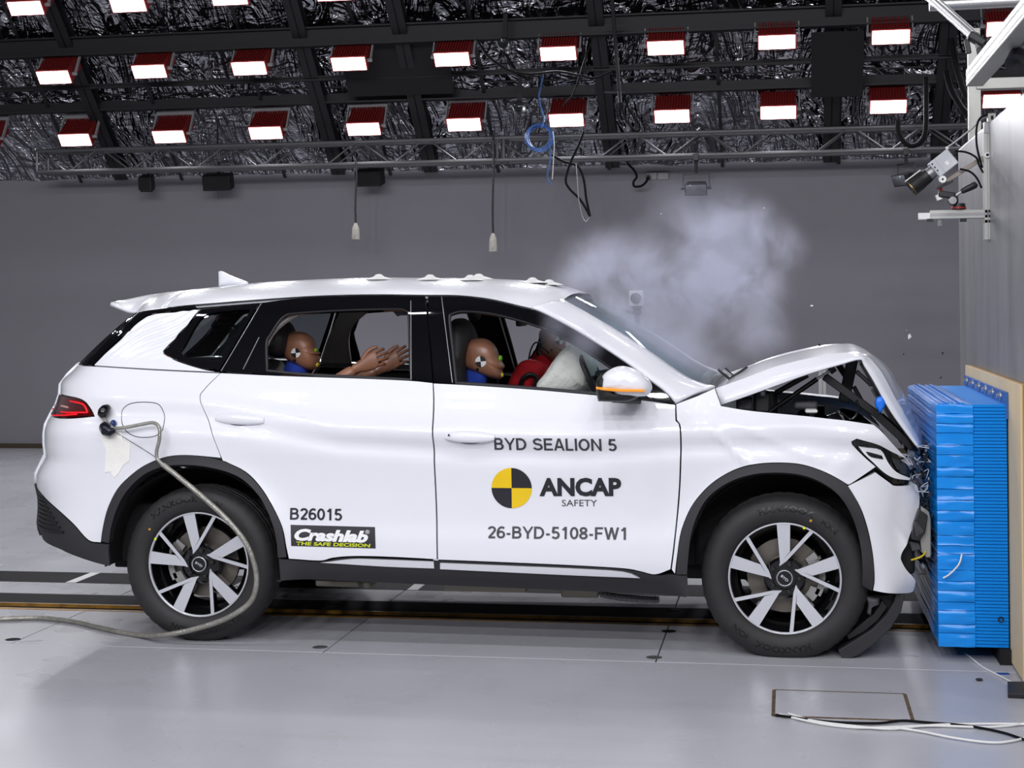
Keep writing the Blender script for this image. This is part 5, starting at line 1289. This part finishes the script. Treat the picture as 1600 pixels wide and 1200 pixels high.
for Yc_ in (.50, 1.32):
    seat(Yc_, [(404, 740), (410, 640), (418, 585), (420, 560), (428, 575), (446, 620), (455, 740)], .30, LEA, LEAT)
    inflate(pxy([(420, 545), (418, 522), (424, 505), (434, 499), (447, 502), (455, 516), (457, 536), (448, 556), (430, 558)], Yc_), Yc_, .13, .13, 'rear_headrest', LEA, car, p=.4)
MB().box((at(480, 700, .9).x, .91, .55), (.56, 1.35, .18)).build('rear_seat_cushion', LEA, car, bevel=.05)
MB().box2((-1.02, .16, .72), (-.52, 1.66, 1.04)).build('dashboard', BLACKP, car, bevel=.06)
MB().box2((-3.35, .2, .34), (-2.75, 1.62, .62)).build('load_floor', DARK, car, bevel=.02)
sw = Euler((0, -.42, 0)).to_matrix(); c = at(925, 590, .53)
ring = [c + sw @ Vector((.01, .185 * math.cos(t * .2618), .185 * math.sin(t * .2618))) for t in range(24)]
stw = MB().tube(ring, .014, 8, closed=True).build('steering_wheel', BLACKP, car); MB().bar(ring[0], ring[12], .03, .02).build('wheel_spoke', BLACKP, stw); MB().cyl(c, c + sw @ Vector((.22, 0, -.06)), .03, n=12).build('steering_column', BLACKP, stw)
# burst airbag
BAG = mat('airbag_fabric', rgb(228, 231, 224), .85, bump=(9, .8, .03), vary=(5, .5, rgb(210, 214, 206)))
ab = inflate(pxy([(833, 612), (838, 598), (847.5, 585), (860, 567), (873, 550), (891, 536), (907, 534), (919, 545), (926, 567), (926, 595), (918, 614), (880, 622)], .42), .52, .17, .24, 'driver_airbag', BAG, car, n=16, p=.5, angle=80)
for v in ab.data.vertices:
    d_ = noise.noise(v.co * 16) * .010 + noise.noise(v.co * 40) * .003; v.co += Vector((d_, d_ * .8, d_))
for k in range(7):
    a0 = 1.1 + .32 * k; cen = at(884, 600, .36)
    pts = [cen + Vector((.05 * t * math.cos(a0) * .5, -.02 + .012 * t, .05 * t * math.sin(a0) * .55)) for t in range(1, 5)]
ab2 = inflate(pxy([(880, 606), (890, 575), (902, 552), (918, 548), (932, 565), (938, 600), (930, 620)], 1.25), 1.25, .2, .2, 'passenger_airbag', BAG, car, n=12, p=.5, angle=80)
# mirror and small camera under the roof
MB().box(at(815, 502, .91), (.03, .2, .05)).build('interior_mirror', BLACKP, car, bevel=.01)
MB().ball(at(742, 493, .75), (.03, .03, .025), 12, 8).build('cabin_camera', BLACKP, car); MB().box(at(738, 488, .75), (.09, .06, .012)).build('cabin_camera_mount', BLACKP, car)
MB().box(at(630, 487, .3), (.07, .04, .035)).build('grab_clip', BLACKP, car, bevel=.006); cable('clip_wire', [at(612, 484, .3), at(618, 489, .3), at(622, 493, .3), at(628, 489, .3)], .004, BLACKP, car)
for k in range(6):
    p = at(590 + 10 * k, 582, 1.70); MB().box(p, (.016, .004, .024)).build('far_scale_mark', WHITEPL if k % 2 else BLACKP, car)

# ================================================================== CRASH TEST DUMMIES
SKIN = mat('tan_vinyl_skin', rgb(150, 104, 80), .42, coat=.15, vary=(7, .5, rgb(132, 88, 66)))
BLUS = mat('blue_shirt', rgb(34, 66, 170), .8); REDS = mat('red_shirt', rgb(228, 36, 48), .8); GREYS = mat('grey_trousers', rgb(90, 90, 96), .8)
BW = [mat('sticker_black', rgb(14, 14, 16), .5), mat('sticker_white', rgb(232, 232, 230), .5)]
def target(c, r, par, tilt=0.0, cols=None, nrm=(0, -1, 0)):
    """round quartered target, flat, facing the viewer's side"""
    cols = cols or (BW[0], BW[1])
    mb = MB(); n_ = 10
    for qd in range(4):
        mb.cur = qd % 2
        vs = [Vector(c)] + [Vector(c) + Vector((r * math.cos(tilt + (qd + i / n_) * math.pi / 2), 0, r * math.sin(tilt + (qd + i / n_) * math.pi / 2))) for i in range(n_ + 1)]
        mb.add(vs, [(0, i, i + 1) for i in range(1, n_ + 1)])
    return mb.build('target_sticker', list(cols), par, smooth=False, fix=False)
def skin_body(name, J, bones, par, mats, levels=1):
    names = list(J); idx = {k: i for i, k in enumerate(names)}
    me = bpy.data.meshes.new(name); me.from_pydata([J[k][0] for k in names], [(idx[a_], idx[b_]) for a_, b_, _ in bones], [])
    o = bpy.data.objects.new(name, me); COL.objects.link(o)
    o.modifiers.new('skin', 'SKIN'); sd = o.modifiers.new('sub', 'SUBSURF'); sd.levels = levels; sd.render_levels = levels
    for i, k in enumerate(names):
        r_ = J[k][1]; me.skin_vertices[0].data[i].radius = r_ if isinstance(r_, tuple) else (r_, r_); me.skin_vertices[0].data[i].use_root = (i == 0)
    dg = bpy.context.evaluated_depsgraph_get(); nm_ = bpy.data.meshes.new_from_object(o.evaluated_get(dg)); bpy.data.objects.remove(o)
    segs = [(Vector(J[a_][0]), Vector(J[b_][0]), m_) for a_, b_, m_ in bones]
    nm_.materials.clear()
    for m_ in mats: nm_.materials.append(m_)
    for f in nm_.polygons:
        best = 1e9
        for a_, b_, m_ in segs:
            d_ = b_ - a_; t = max(0, min(1, (f.center - a_).dot(d_) / d_.length_squared)); q__ = (f.center - a_ - d_ * t).length
            if q__ < best: best = q__; f.material_index = m_
    nm_.shade_smooth(); nm_.update(); nm_.name = name
    return link(name, nm_, par)
def hand(W, d, s, n_, par, curl=.35):
    """palm, four fingers and a thumb; d fingers, s towards the thumb, n_ back of the hand"""
    d, s, n_ = Vector(d).normalized(), Vector(s).normalized(), Vector(n_).normalized()
    rows = []
    for t, hw, th in ((-.03, .024, .022), (0, .027, .020), (.03, .036, .018), (.06, .041, .015), (.088, .041, .012), (.098, .036, .008)):
        rows.append([W + d * t + s * (hw * math.cos(g)) + n_ * (th * math.sin(g)) for g in [2 * math.pi * k / 16 for k in range(16)]])
    mb = MB().grid(rows, closed=True); mb.add(rows[0], [tuple(range(16))]); mb.add(rows[-1], [tuple(range(16))])
    for k, (off, L_) in enumerate(((.031, .072), (.011, .082), (-.010, .078), (-.030, .060))):
        p0 = W + d * (.082 - .004 * abs(k - 1)) + s * off; pts = [p0]; ang = .12
        fan = s * (.10 * (1.5 - k))
        for q__ in range(4):
            ang += curl * (.7 if q__ == 0 else 1) * .6; dd = (d * math.cos(ang) - n_ * math.sin(ang) + fan * .5).normalized(); pts.append(pts[-1] + dd * L_ / 4)
        mb.tube(spline(pts, 3, corner=170), [.0098 - .0026 * i / 12 for i in range(13)], 8)
        mb.ball(pts[-1], .0073, 8, 6)
    p0 = W + d * .025 + s * .026; pts = [p0, p0 + d * .03 + s * .022 - n_ * .006, p0 + d * .058 + s * .030 - n_ * .012, p0 + d * .08 + s * .028 - n_ * .018]
    mb.tube(spline(pts, 4, corner=170), [.0135 - .005 * i / 12 for i in range(13)], 8); mb.ball(pts[-1], .0085, 8, 6)
    return mb.build('hand', SKIN, par, angle=60)
def dummy(name_lab, Yh, prof, tgt, tr_, dotp, paint, shirt, collar, arms, grp='crash test dummies in the car', head_hw=.078, extra=None):
    hc = Vector((sum(at(u_, v_, Yh).x for u_, v_ in prof) / len(prof), Yh, sum(at(u_, v_, Yh).z for u_, v_ in prof) / len(prof)))
    root = empty('crash_dummy', (hc.x - .02, Yh, .62), name_lab, 'dummy', grp)
    head = inflate(pxy(prof, Yh, 4, 75), Yh, head_hw, head_hw, 'head', SKIN, root, n=14, p=.5, angle=80)
    c = at(tgt[0], tgt[1], Yh - head_hw - .001); target(c, tr_, head, .1)
    for u_, v_, r_, col in paint:
        p = at(u_, v_, Yh - .012); MB().ball(p, (r_ * .55, .02, r_ * .85), 10, 8).build('paint_patch', mat('paint_%d_%d_%d' % tuple(int(q__ * 999) for q__ in col[:3]), col, .5), head)
    p = at(dotp[0], dotp[1], Yh - head_hw + .006); MB().ball(p, (.007, .01, .007), 10, 6).build('side_screw', BW[0], head)
    e0, e1 = at(*prof[7], Yh), at(*prof[4], Yh)
    nb_ = at(collar[0], collar[1], Yh)
    ch = Vector((nb_.x - .03, Yh, nb_.z - .20)); pel = Vector((nb_.x + .0, Yh, .60))
    J = {'pel': (pel, (.14, .11)), 'belly': (pel.lerp(ch, .5), (.14, .11)), 'chest': (ch, (.15, .12)), 'neck': (nb_ + Vector((0, 0, -.05)), .055), 'atlas': (nb_ + Vector((.012, 0, .035)), .048)}
    B = [('pel', 'belly', 0), ('belly', 'chest', 0), ('chest', 'neck', 0), ('neck', 'atlas', 0)]
    for k, s_ in (('n', -1), ('f', 1)):
        J['sh' + k] = (ch + Vector((.0, s_ * .155, .09)), .062); el, wr = arms[k]
        J['el' + k] = (el, .045); J['wr' + k] = (wr, .030)
        hp = pel + Vector((.05, s_ * .10, -.01)); kn = pel + Vector((.42, s_ * .11, .06)); ft = pel + Vector((.50, s_ * .11, -.28))
        J['hip' + k] = (hp, .085); J['kn' + k] = (kn, .065); J['ft' + k] = (ft, .045)
        B += [('chest', 'sh' + k, 0), ('sh' + k, 'el' + k, 0 if s_ > 3 else 1), ('el' + k, 'wr' + k, 1), ('pel', 'hip' + k, 2), ('hip' + k, 'kn' + k, 2), ('kn' + k, 'ft' + k, 1)]
    skin_body('body', J, B, root, [shirt, SKIN, GREYS], 2)
    cm = MB().lathe([(.052, -.03), (.06, .0), (.056, .035), (.045, .04)], 'Z', nb_ + Vector((.0, 0, -.01)), 20, M=Euler((0, .35, 0)).to_matrix()).build('collar', shirt, root)
    return root
G_, R__, Yl = rgb(120, 190, 40), rgb(205, 60, 50), rgb(220, 205, 60)
nh, fh = at(556, 576, .40), at(592, 578, .62)
rear = dummy('tan crash test dummy in the rear seat with both hands raised', .50, [(443.5, 533), (446, 523), (453, 519.5), (462, 518), (475, 519.4), (485, 526), (491, 535), (492, 543), (495, 548), (499, 552.5), (496.5, 556), (498, 561), (497.5, 570), (493, 577), (481, 578), (465.6, 571), (449, 561), (444.5, 548)], (462, 551.5), .0235, (460, 563), ((487.5, 540.5, .016, R__), (494, 547.5, .013, G_), (496, 570, .014, Yl)), BLUS, (462, 577), {'n': (at(495, 618, .34), nh), 'f': (at(510, 622, .68), fh)})
dh = (at(604, 553, .40) - nh); hand(nh + dh.normalized() * .02, dh, (-.3, 0, 1), (0, -1, .1), rear, .45)
dh = (at(636, 550, .62) - fh); hand(fh + dh.normalized() * .02, dh, (-.3, 0, 1), (0, -1, .1), rear, .3)
drv = dummy('tan crash test dummy slumped in the front seat behind the white airbag', .50, [(724, 563), (725, 548), (730, 535), (741, 529.5), (757, 529), (769, 535.6), (776, 546), (779.5, 557), (783.5, 565), (788, 573), (784.5, 579), (786, 588), (780, 592.5), (764, 590), (742, 582), (728, 574)], (751, 565), .0265, (746, 577), ((774, 551, .014, R__), (782, 560, .018, G_), (784.5, 586, .014, Yl)), BLUS, (742, 589), {'n': (at(760, 670, .32), at(815, 650, .36)), 'f': (at(770, 672, .72), at(815, 650, .66))})
pas = dummy('crash test dummy in a red shirt leaning forward beyond the airbag', 1.22, [(842, 528), (843, 519), (849, 512), (860, 509), (872, 513), (880, 522), (884, 533), (884, 541), (888, 548), (883, 553), (885, 562), (878, 569), (866, 566), (852, 560), (844, 552), (840, 540)], (874, 532), .022, (862, 547), ((882, 538, .012, R__), (887, 547, .012, G_)), REDS, (846, 560), {'n': (at(830, 640, 1.05), at(890, 630, 1.08)), 'f': (at(830, 640, 1.40), at(890, 630, 1.38))})
sh = inflate(pxy([(790, 612), (797, 592), (804, 578), (813, 566), (824, 562), (838, 564), (852, 571), (848, 585), (836, 600), (830, 618)], 1.02), 1.02, .06, .3, 'shirt_shoulder', REDS, pas, p=.5)
MB().tube(spline([at(812, 608, .95), at(817, 592, .94), at(828, 585, .94), at(838, 590, .95), at(836, 604, .95)], 4, corner=170), .012, 8).build('chest_harness', BLACKP, pas)
for pts in ([(858, 552), (846, 540), (843, 530), (838, 545), (828, 560)], [(850, 545), (838, 535), (830, 545), (826, 562)]): cable('sensor_wire', [at(a_, b_, 1.05) for a_, b_ in pts], .004, RUBBER, pas)
MB().tube(spline([at(843, 556, 1.1), at(841, 545, 1.1), at(846, 535, 1.1)], 4, corner=170), .014, 8).build('neck_bracket', BLACKP, pas)
# ================================================================== LETTERING ON THE CAR
INK = mat('dark_grey_vinyl', rgb(62, 62, 66), .45); INKB = mat('black_vinyl', rgb(34, 33, 40), .4)
def lettering(txt, a_, b_, cap_px, m, par, bold=0.0, shear=0.0, lift=.0026, ref=None, name='lettering'):
    """text along the body side from image point a_ to b_ on its baseline"""
    me, a = fontmesh(txt, bold, shear); x0_, x1_ = a[:, 0].min(), a[:, 0].max()
    P, Q_ = on(*a_), on(*b_); T_ = on(a_[0], a_[1] - cap_px); h = T_[1] - P[1]
    cap = ref if ref else a[:, 1].max(); co = []
    for x, y, _ in a:
        t = (x - x0_) / (x1_ - x0_); X = P[0] + (Q_[0] - P[0]) * t; Z = P[1] + (Q_[1] - P[1]) * t + h * y / cap
        v = Vector((X, S(X, Z), Z)) + Sn(X, Z) * lift; co += [v.x, v.y, v.z]
    me.vertices.foreach_set('co', co); me.materials.clear(); me.materials.append(m); me.update()
    return link(name, me, par)
lettering('ANCAP', (843, 773.5), (971, 773.5), 27, INKB, fd, .045)
lettering('SAFETY', (878, 790.8), (933, 790.8), 10, INK, fd, .0)

# plain sans-serif capitals and figures drawn with strokes (height 1)
def arc_(cx, cy, rx, ry, a0, a1, n=12): return [(cx + rx * math.cos(math.radians(a0 + (a1 - a0) * i / n)), cy + ry * math.sin(math.radians(a0 + (a1 - a0) * i / n))) for i in range(n + 1)]
def glyphs(h):
    k = 1 - h
    def bowl(W, y0, y1, x=h): r = (y1 - y0) / 2; return [(x, y1), (W - h - r, y1)] + arc_(W - h - r, (y0 + y1) / 2, r, r, 90, -90)[1:] + [(x, y0)]
    return {
        'B': (.68, [[(h, 0), (h, 1)], bowl(.62, .53, k), bowl(.67, h, .53)]),
        'Y': (.68, [[(.02, 1.04), (.34, .42)], [(.66, 1.04), (.34, .42)], [(.34, .45), (.34, 0)]]),
        'D': (.73, [[(h, 0), (h, 1)], [(h, k), (.30, k)] + arc_(.30, .5, .43 - h, .5 - h, 90, -90, 16) + [(h, h)]]),
        'S': (.66, [arc_(.33, .74, .25, .26 - h, 15, 180, 12) + arc_(.33, .74, .25, .22, 180, 262, 5)[1:] + arc_(.33, .27, .27, .25, 82, 0, 5) + arc_(.33, .27, .27, .27 - h, 0, -168, 12)[1:]]),
        'E': (.63, [[(h, 0), (h, 1)], [(h, k), (.61, k)], [(h, .52), (.57, .52)], [(h, h), (.63, h)]]),
        'F': (.58, [[(h, 0), (h, 1)], [(h, k), (.57, k)], [(h, .50), (.51, .50)]]),
        'A': (.70, [[(.055, -.03), (.33, 1.03)], [(.645, -.03), (.37, 1.03)], [(.16, .30), (.54, .30)]]),
        'L': (.55, [[(h, 1), (h, 0)], [(h, h), (.54, h)]]),
        'I': (.16, [[(.08, 0), (.08, 1)]]),
        'O': (.78, [arc_(.39, .5, .39 - h, .5 - h, 90, 450, 32)]),
        'N': (.72, [[(h, 0), (h, 1)], [(.72 - h, 0), (.72 - h, 1)], [(h * .9, 1.05), (.72 - h * .9, -.05)]]),
        'W': (.98, [[(.04, 1.04), (.265, -.04)], [(.265, -.04), (.49, 1.04)], [(.49, 1.04), (.715, -.04)], [(.715, -.04), (.94, 1.04)]]),
        '5': (.56, [[(.50, k), (.14, k), (.085, .50)], [(.085, .50)] + arc_(.27, .32, .23, .25, 130, -150, 18)]),
        '2': (.56, [arc_(.28, .71, .22, .29 - h, 170, -30, 14) + [(.30, .36), (.10, .10), (.085, h)], [(.04, h), (.53, h)]]),
        '6': (.56, [arc_(.28, .32, .225, .32 - h, 0, 360, 24), arc_(.33, .48, .275, .52 - h, 52, 182, 14) + [(.055, .32)]]),
        '8': (.56, [arc_(.28, .735, .195, .265 - h, 0, 360, 22), arc_(.28, .275, .225, .275 - h, 0, 360, 24)]),
        '0': (.56, [arc_(.28, .5, .225, .5 - h, 0, 360, 30)]),
        '1': (.56, [[(.34, 0), (.34, 1)], [(.31, .97), (.25, .83), (.11, .74)]]),
        '-': (.33, [[(.03, .37), (.30, .37)]]), ' ': (.27, [])}
def stroke_text(txt, h=.068, gap=.10):
    G = glyphs(h); V = []; F = []; x = 0.0; wd = 0; WI = []
    for ch in txt:
        W, st_ = G[ch]; wd += ch == ' '
        for s_ in st_:
            P = [Vector(p) for p in s_]; base = len(V); n_ = len(P)
            for i, p in enumerate(P):
                d = (P[min(i + 1, n_ - 1)] - P[max(i - 1, 0)])
                if (P[0] - P[-1]).length < 1e-6 and i in (0, n_ - 1): d = P[1] - P[-2]
                d.normalize(); nn = Vector((-d.y, d.x))
                if 0 < i < n_ - 1:
                    d1 = (P[i] - P[i - 1]).normalized(); c_ = max(.5, d1.dot(d)); hh = h / c_
                else: hh = h
                for sg in (1, -1): q__ = p + nn * hh * sg; V.append((x + q__.x, min(1.0, max(0.0, q__.y))))
            F += [(base + 2 * i, base + 2 * i + 1, base + 2 * i + 3, base + 2 * i + 2) for i in range(n_ - 1)]
            WI += [wd] * (n_ - 1)
        x += W + gap
    return V, F, WI
def sans(txt, a_, b_, cap_px, m, par, h=.068, lift=.0026):
    V, F, WI = stroke_text(txt, h); x1_ = max(v[0] for v in V); x0_ = min(v[0] for v in V)
    P, Q_ = on(*a_), on(*b_); hh = on(a_[0], a_[1] - cap_px)[1] - P[1]; vs = []
    for x, y in V:
        t = (x - x0_) / (x1_ - x0_); X = P[0] + (Q_[0] - P[0]) * t; Z = P[1] + (Q_[1] - P[1]) * t + hh * y
        vs.append(Vector((X, S(X, Z), Z)) + Sn(X, Z) * lift)
    for wd in range(max(WI) + 1):                       # one part for each word
        fs = [f for f, k in zip(F, WI) if k == wd]; ids = sorted({i for f in fs for i in f}); mp_ = {i: k for k, i in enumerate(ids)}
        me = bpy.data.meshes.new('lettering'); me.from_pydata([tuple(vs[i]) for i in ids], [], [tuple(mp_[i] for i in f) for f in fs]); me.materials.append(m); me.update()
        link('lettering', me, par)
sans('BYD SEALION 5', (773, 702.5), (964, 704.5), 18.5, INK, fd, .08)
sans('26-BYD-5108-FW1', (762, 841), (978, 843.5), 19, INK, fd, .08)
sans('B26015', (453, 812), (534.5, 813.5), 18.5, INKB, rd, .08)
def patch(pts, m, par, lift, n=10, name='badge'):
    """four-cornered flat print on the body side"""
    rows = []
    for i in range(n + 1):
        r_ = []
        for j in range(5):
            u_ = (pts[0][0] * (1 - i / n) + pts[1][0] * i / n) * (1 - j / 4) + (pts[3][0] * (1 - i / n) + pts[2][0] * i / n) * j / 4
            v_ = (pts[0][1] * (1 - i / n) + pts[1][1] * i / n) * (1 - j / 4) + (pts[3][1] * (1 - i / n) + pts[2][1] * i / n) * j / 4
            r_.append(on3(u_, v_, lift))
        rows.append(r_)
    return MB().grid(rows).build(name, m, par, angle=0)
bd = patch([(454, 820), (586, 823.5), (587, 857), (455, 853)], INKB, rd, .0015)
WV = mat('white_vinyl', rgb(238, 238, 238), .5); YV = mat('yellow_green_vinyl', rgb(205, 215, 30), .5)
lettering('Crashlab', (460, 843.5), (575, 847), 17.5, WV, rd, .05, .25, .0028)
lettering('THE SAFE DECISION', (463, 851.5), (579, 855), 5.2, YV, rd, .03, .1, .0028)
lettering('®', (571, 834), (577.5, 834.2), 6.0, WV, rd, .0, 0, .0028, ref=None)
cx_, cz__ = on(799.5, 762.5); rt = abs(on(831, 762.5)[0] - on(768, 762.5)[0]) / 2; rz_ = abs(on(799.5, 731)[1] - on(799.5, 794)[1]) / 2
YEL = mat('target_yellow', rgb(236, 196, 10), .45); mb = MB()
for qd in range(4):
    mb.cur = qd % 2
    for ri in range(4):
        for i in range(10):
            q4 = []
            for rr_, ii in ((ri, i), (ri + 1, i), (ri + 1, i + 1), (ri, i + 1)):
                g = (qd + ii / 10) * math.pi / 2; X = cx_ + rt * rr_ / 4 * math.cos(g); Z = cz__ + rz_ * rr_ / 4 * math.sin(g)
                q4.append(Vector((X, S(X, Z), Z)) + Sn(X, Z) * .002)
            mb.add(q4, [(0, 1, 2, 3)])
mb.build('round_target', [INKB, YEL], fd, fix=False, angle=0)
# ================================================================== SMOKE
def smoke():
    a, b = at(800, 610, 1.0), at(1265, 270, 1.0)
    lo = Vector((a.x - .05, -.22, 1.08)); hi = Vector((b.x + .08, 1.9, b.z + .10)); c = (lo + hi) / 2
    o = MB().box2(lo, hi)
    m = bpy.data.materials.new('white_smoke'); m.use_nodes = True; nt = m.node_tree; N = nt.nodes.new; L = nt.links.new
    nt.nodes.remove(nt.nodes['Principled BSDF'])
    out = nt.nodes['Material Output']; g = N('ShaderNodeNewGeometry')
    def M(op, x, y=None):
        n = N('ShaderNodeMath'); n.operation = op
        for i, k in enumerate((x, y)):
            if k is None: continue
            if isinstance(k, (int, float)): n.inputs[i].default_value = k
            else: L(k, n.inputs[i])
        return n.outputs[0]
    tot = None
    for (u, v, Y, r, k) in BLOBS:
        p = at(u, v, Y); d = N('ShaderNodeVectorMath'); d.operation = 'DISTANCE'; L(g.outputs['Position'], d.inputs[0]); d.inputs[1].default_value = p
        q = M('DIVIDE', d.outputs['Value'], r); q = M('MULTIPLY', q, q); q = M('MULTIPLY', q, -1.0); q = M('EXPONENT', q); q = M('MULTIPLY', q, k)
        tot = q if tot is None else M('ADD', tot, q)
    n = N('ShaderNodeTexNoise'); n.inputs['Scale'].default_value = 4.2; n.inputs['Detail'].default_value = 5; n.inputs['Roughness'].default_value = .62; n.inputs['Distortion'].default_value = .5
    L(g.outputs['Position'], n.inputs['Vector'])
    e = M('MULTIPLY', M('SUBTRACT', n.outputs[0], .5), 4.2)
    dn = M('MULTIPLY', tot, M('ADD', e, .62)); dn = M('MAXIMUM', M('SUBTRACT', dn, .03), 0.0); dn = M('MULTIPLY', dn, SMOKE_DENSITY)
    s = N('ShaderNodeVolumePrincipled'); s.inputs['Color'].default_value = (.84, .86, 1.0, 1); s.inputs['Anisotropy'].default_value = .0
    L(dn, s.inputs['Density']); L(s.outputs[0], out.inputs['Volume'])
    ob = o.build('smoke_cloud', m, None, angle=0)
    tag(ob, 'pale lilac smoke cloud rising above windscreen and bonnet', 'smoke', kind='stuff')
SMOKE_DENSITY = 6.0
BLOBS = [(930, 420, .9, .13, .9), (985, 408, .95, .13, .8), (885, 432, .9, .08, .6), (1015, 450, .95, .14, .7), (1110, 390, .95, .16, .9), (1170, 370, .95, .13, 1.1), (1222, 385, .95, .085, 1.1), (1150, 435, .95, .16, .9), (1195, 440, .95, .10, .5), (1070, 455, .95, .16, .7), (1060, 335, .95, .14, .28), (1135, 312, .95, .09, .32), (1185, 510, .95, .14, .38), (1090, 530, .95, .20, .32), (865, 500, -.02, .075, .8), (915, 535, -.02, .07, .8), (880, 515, .3, .10, .5), (945, 497, .6, .14, 1.7), (1010, 540, .6, .14, 1.7), (1065, 578, .6, .12, 1.5)]
smoke()
finish_far_side()
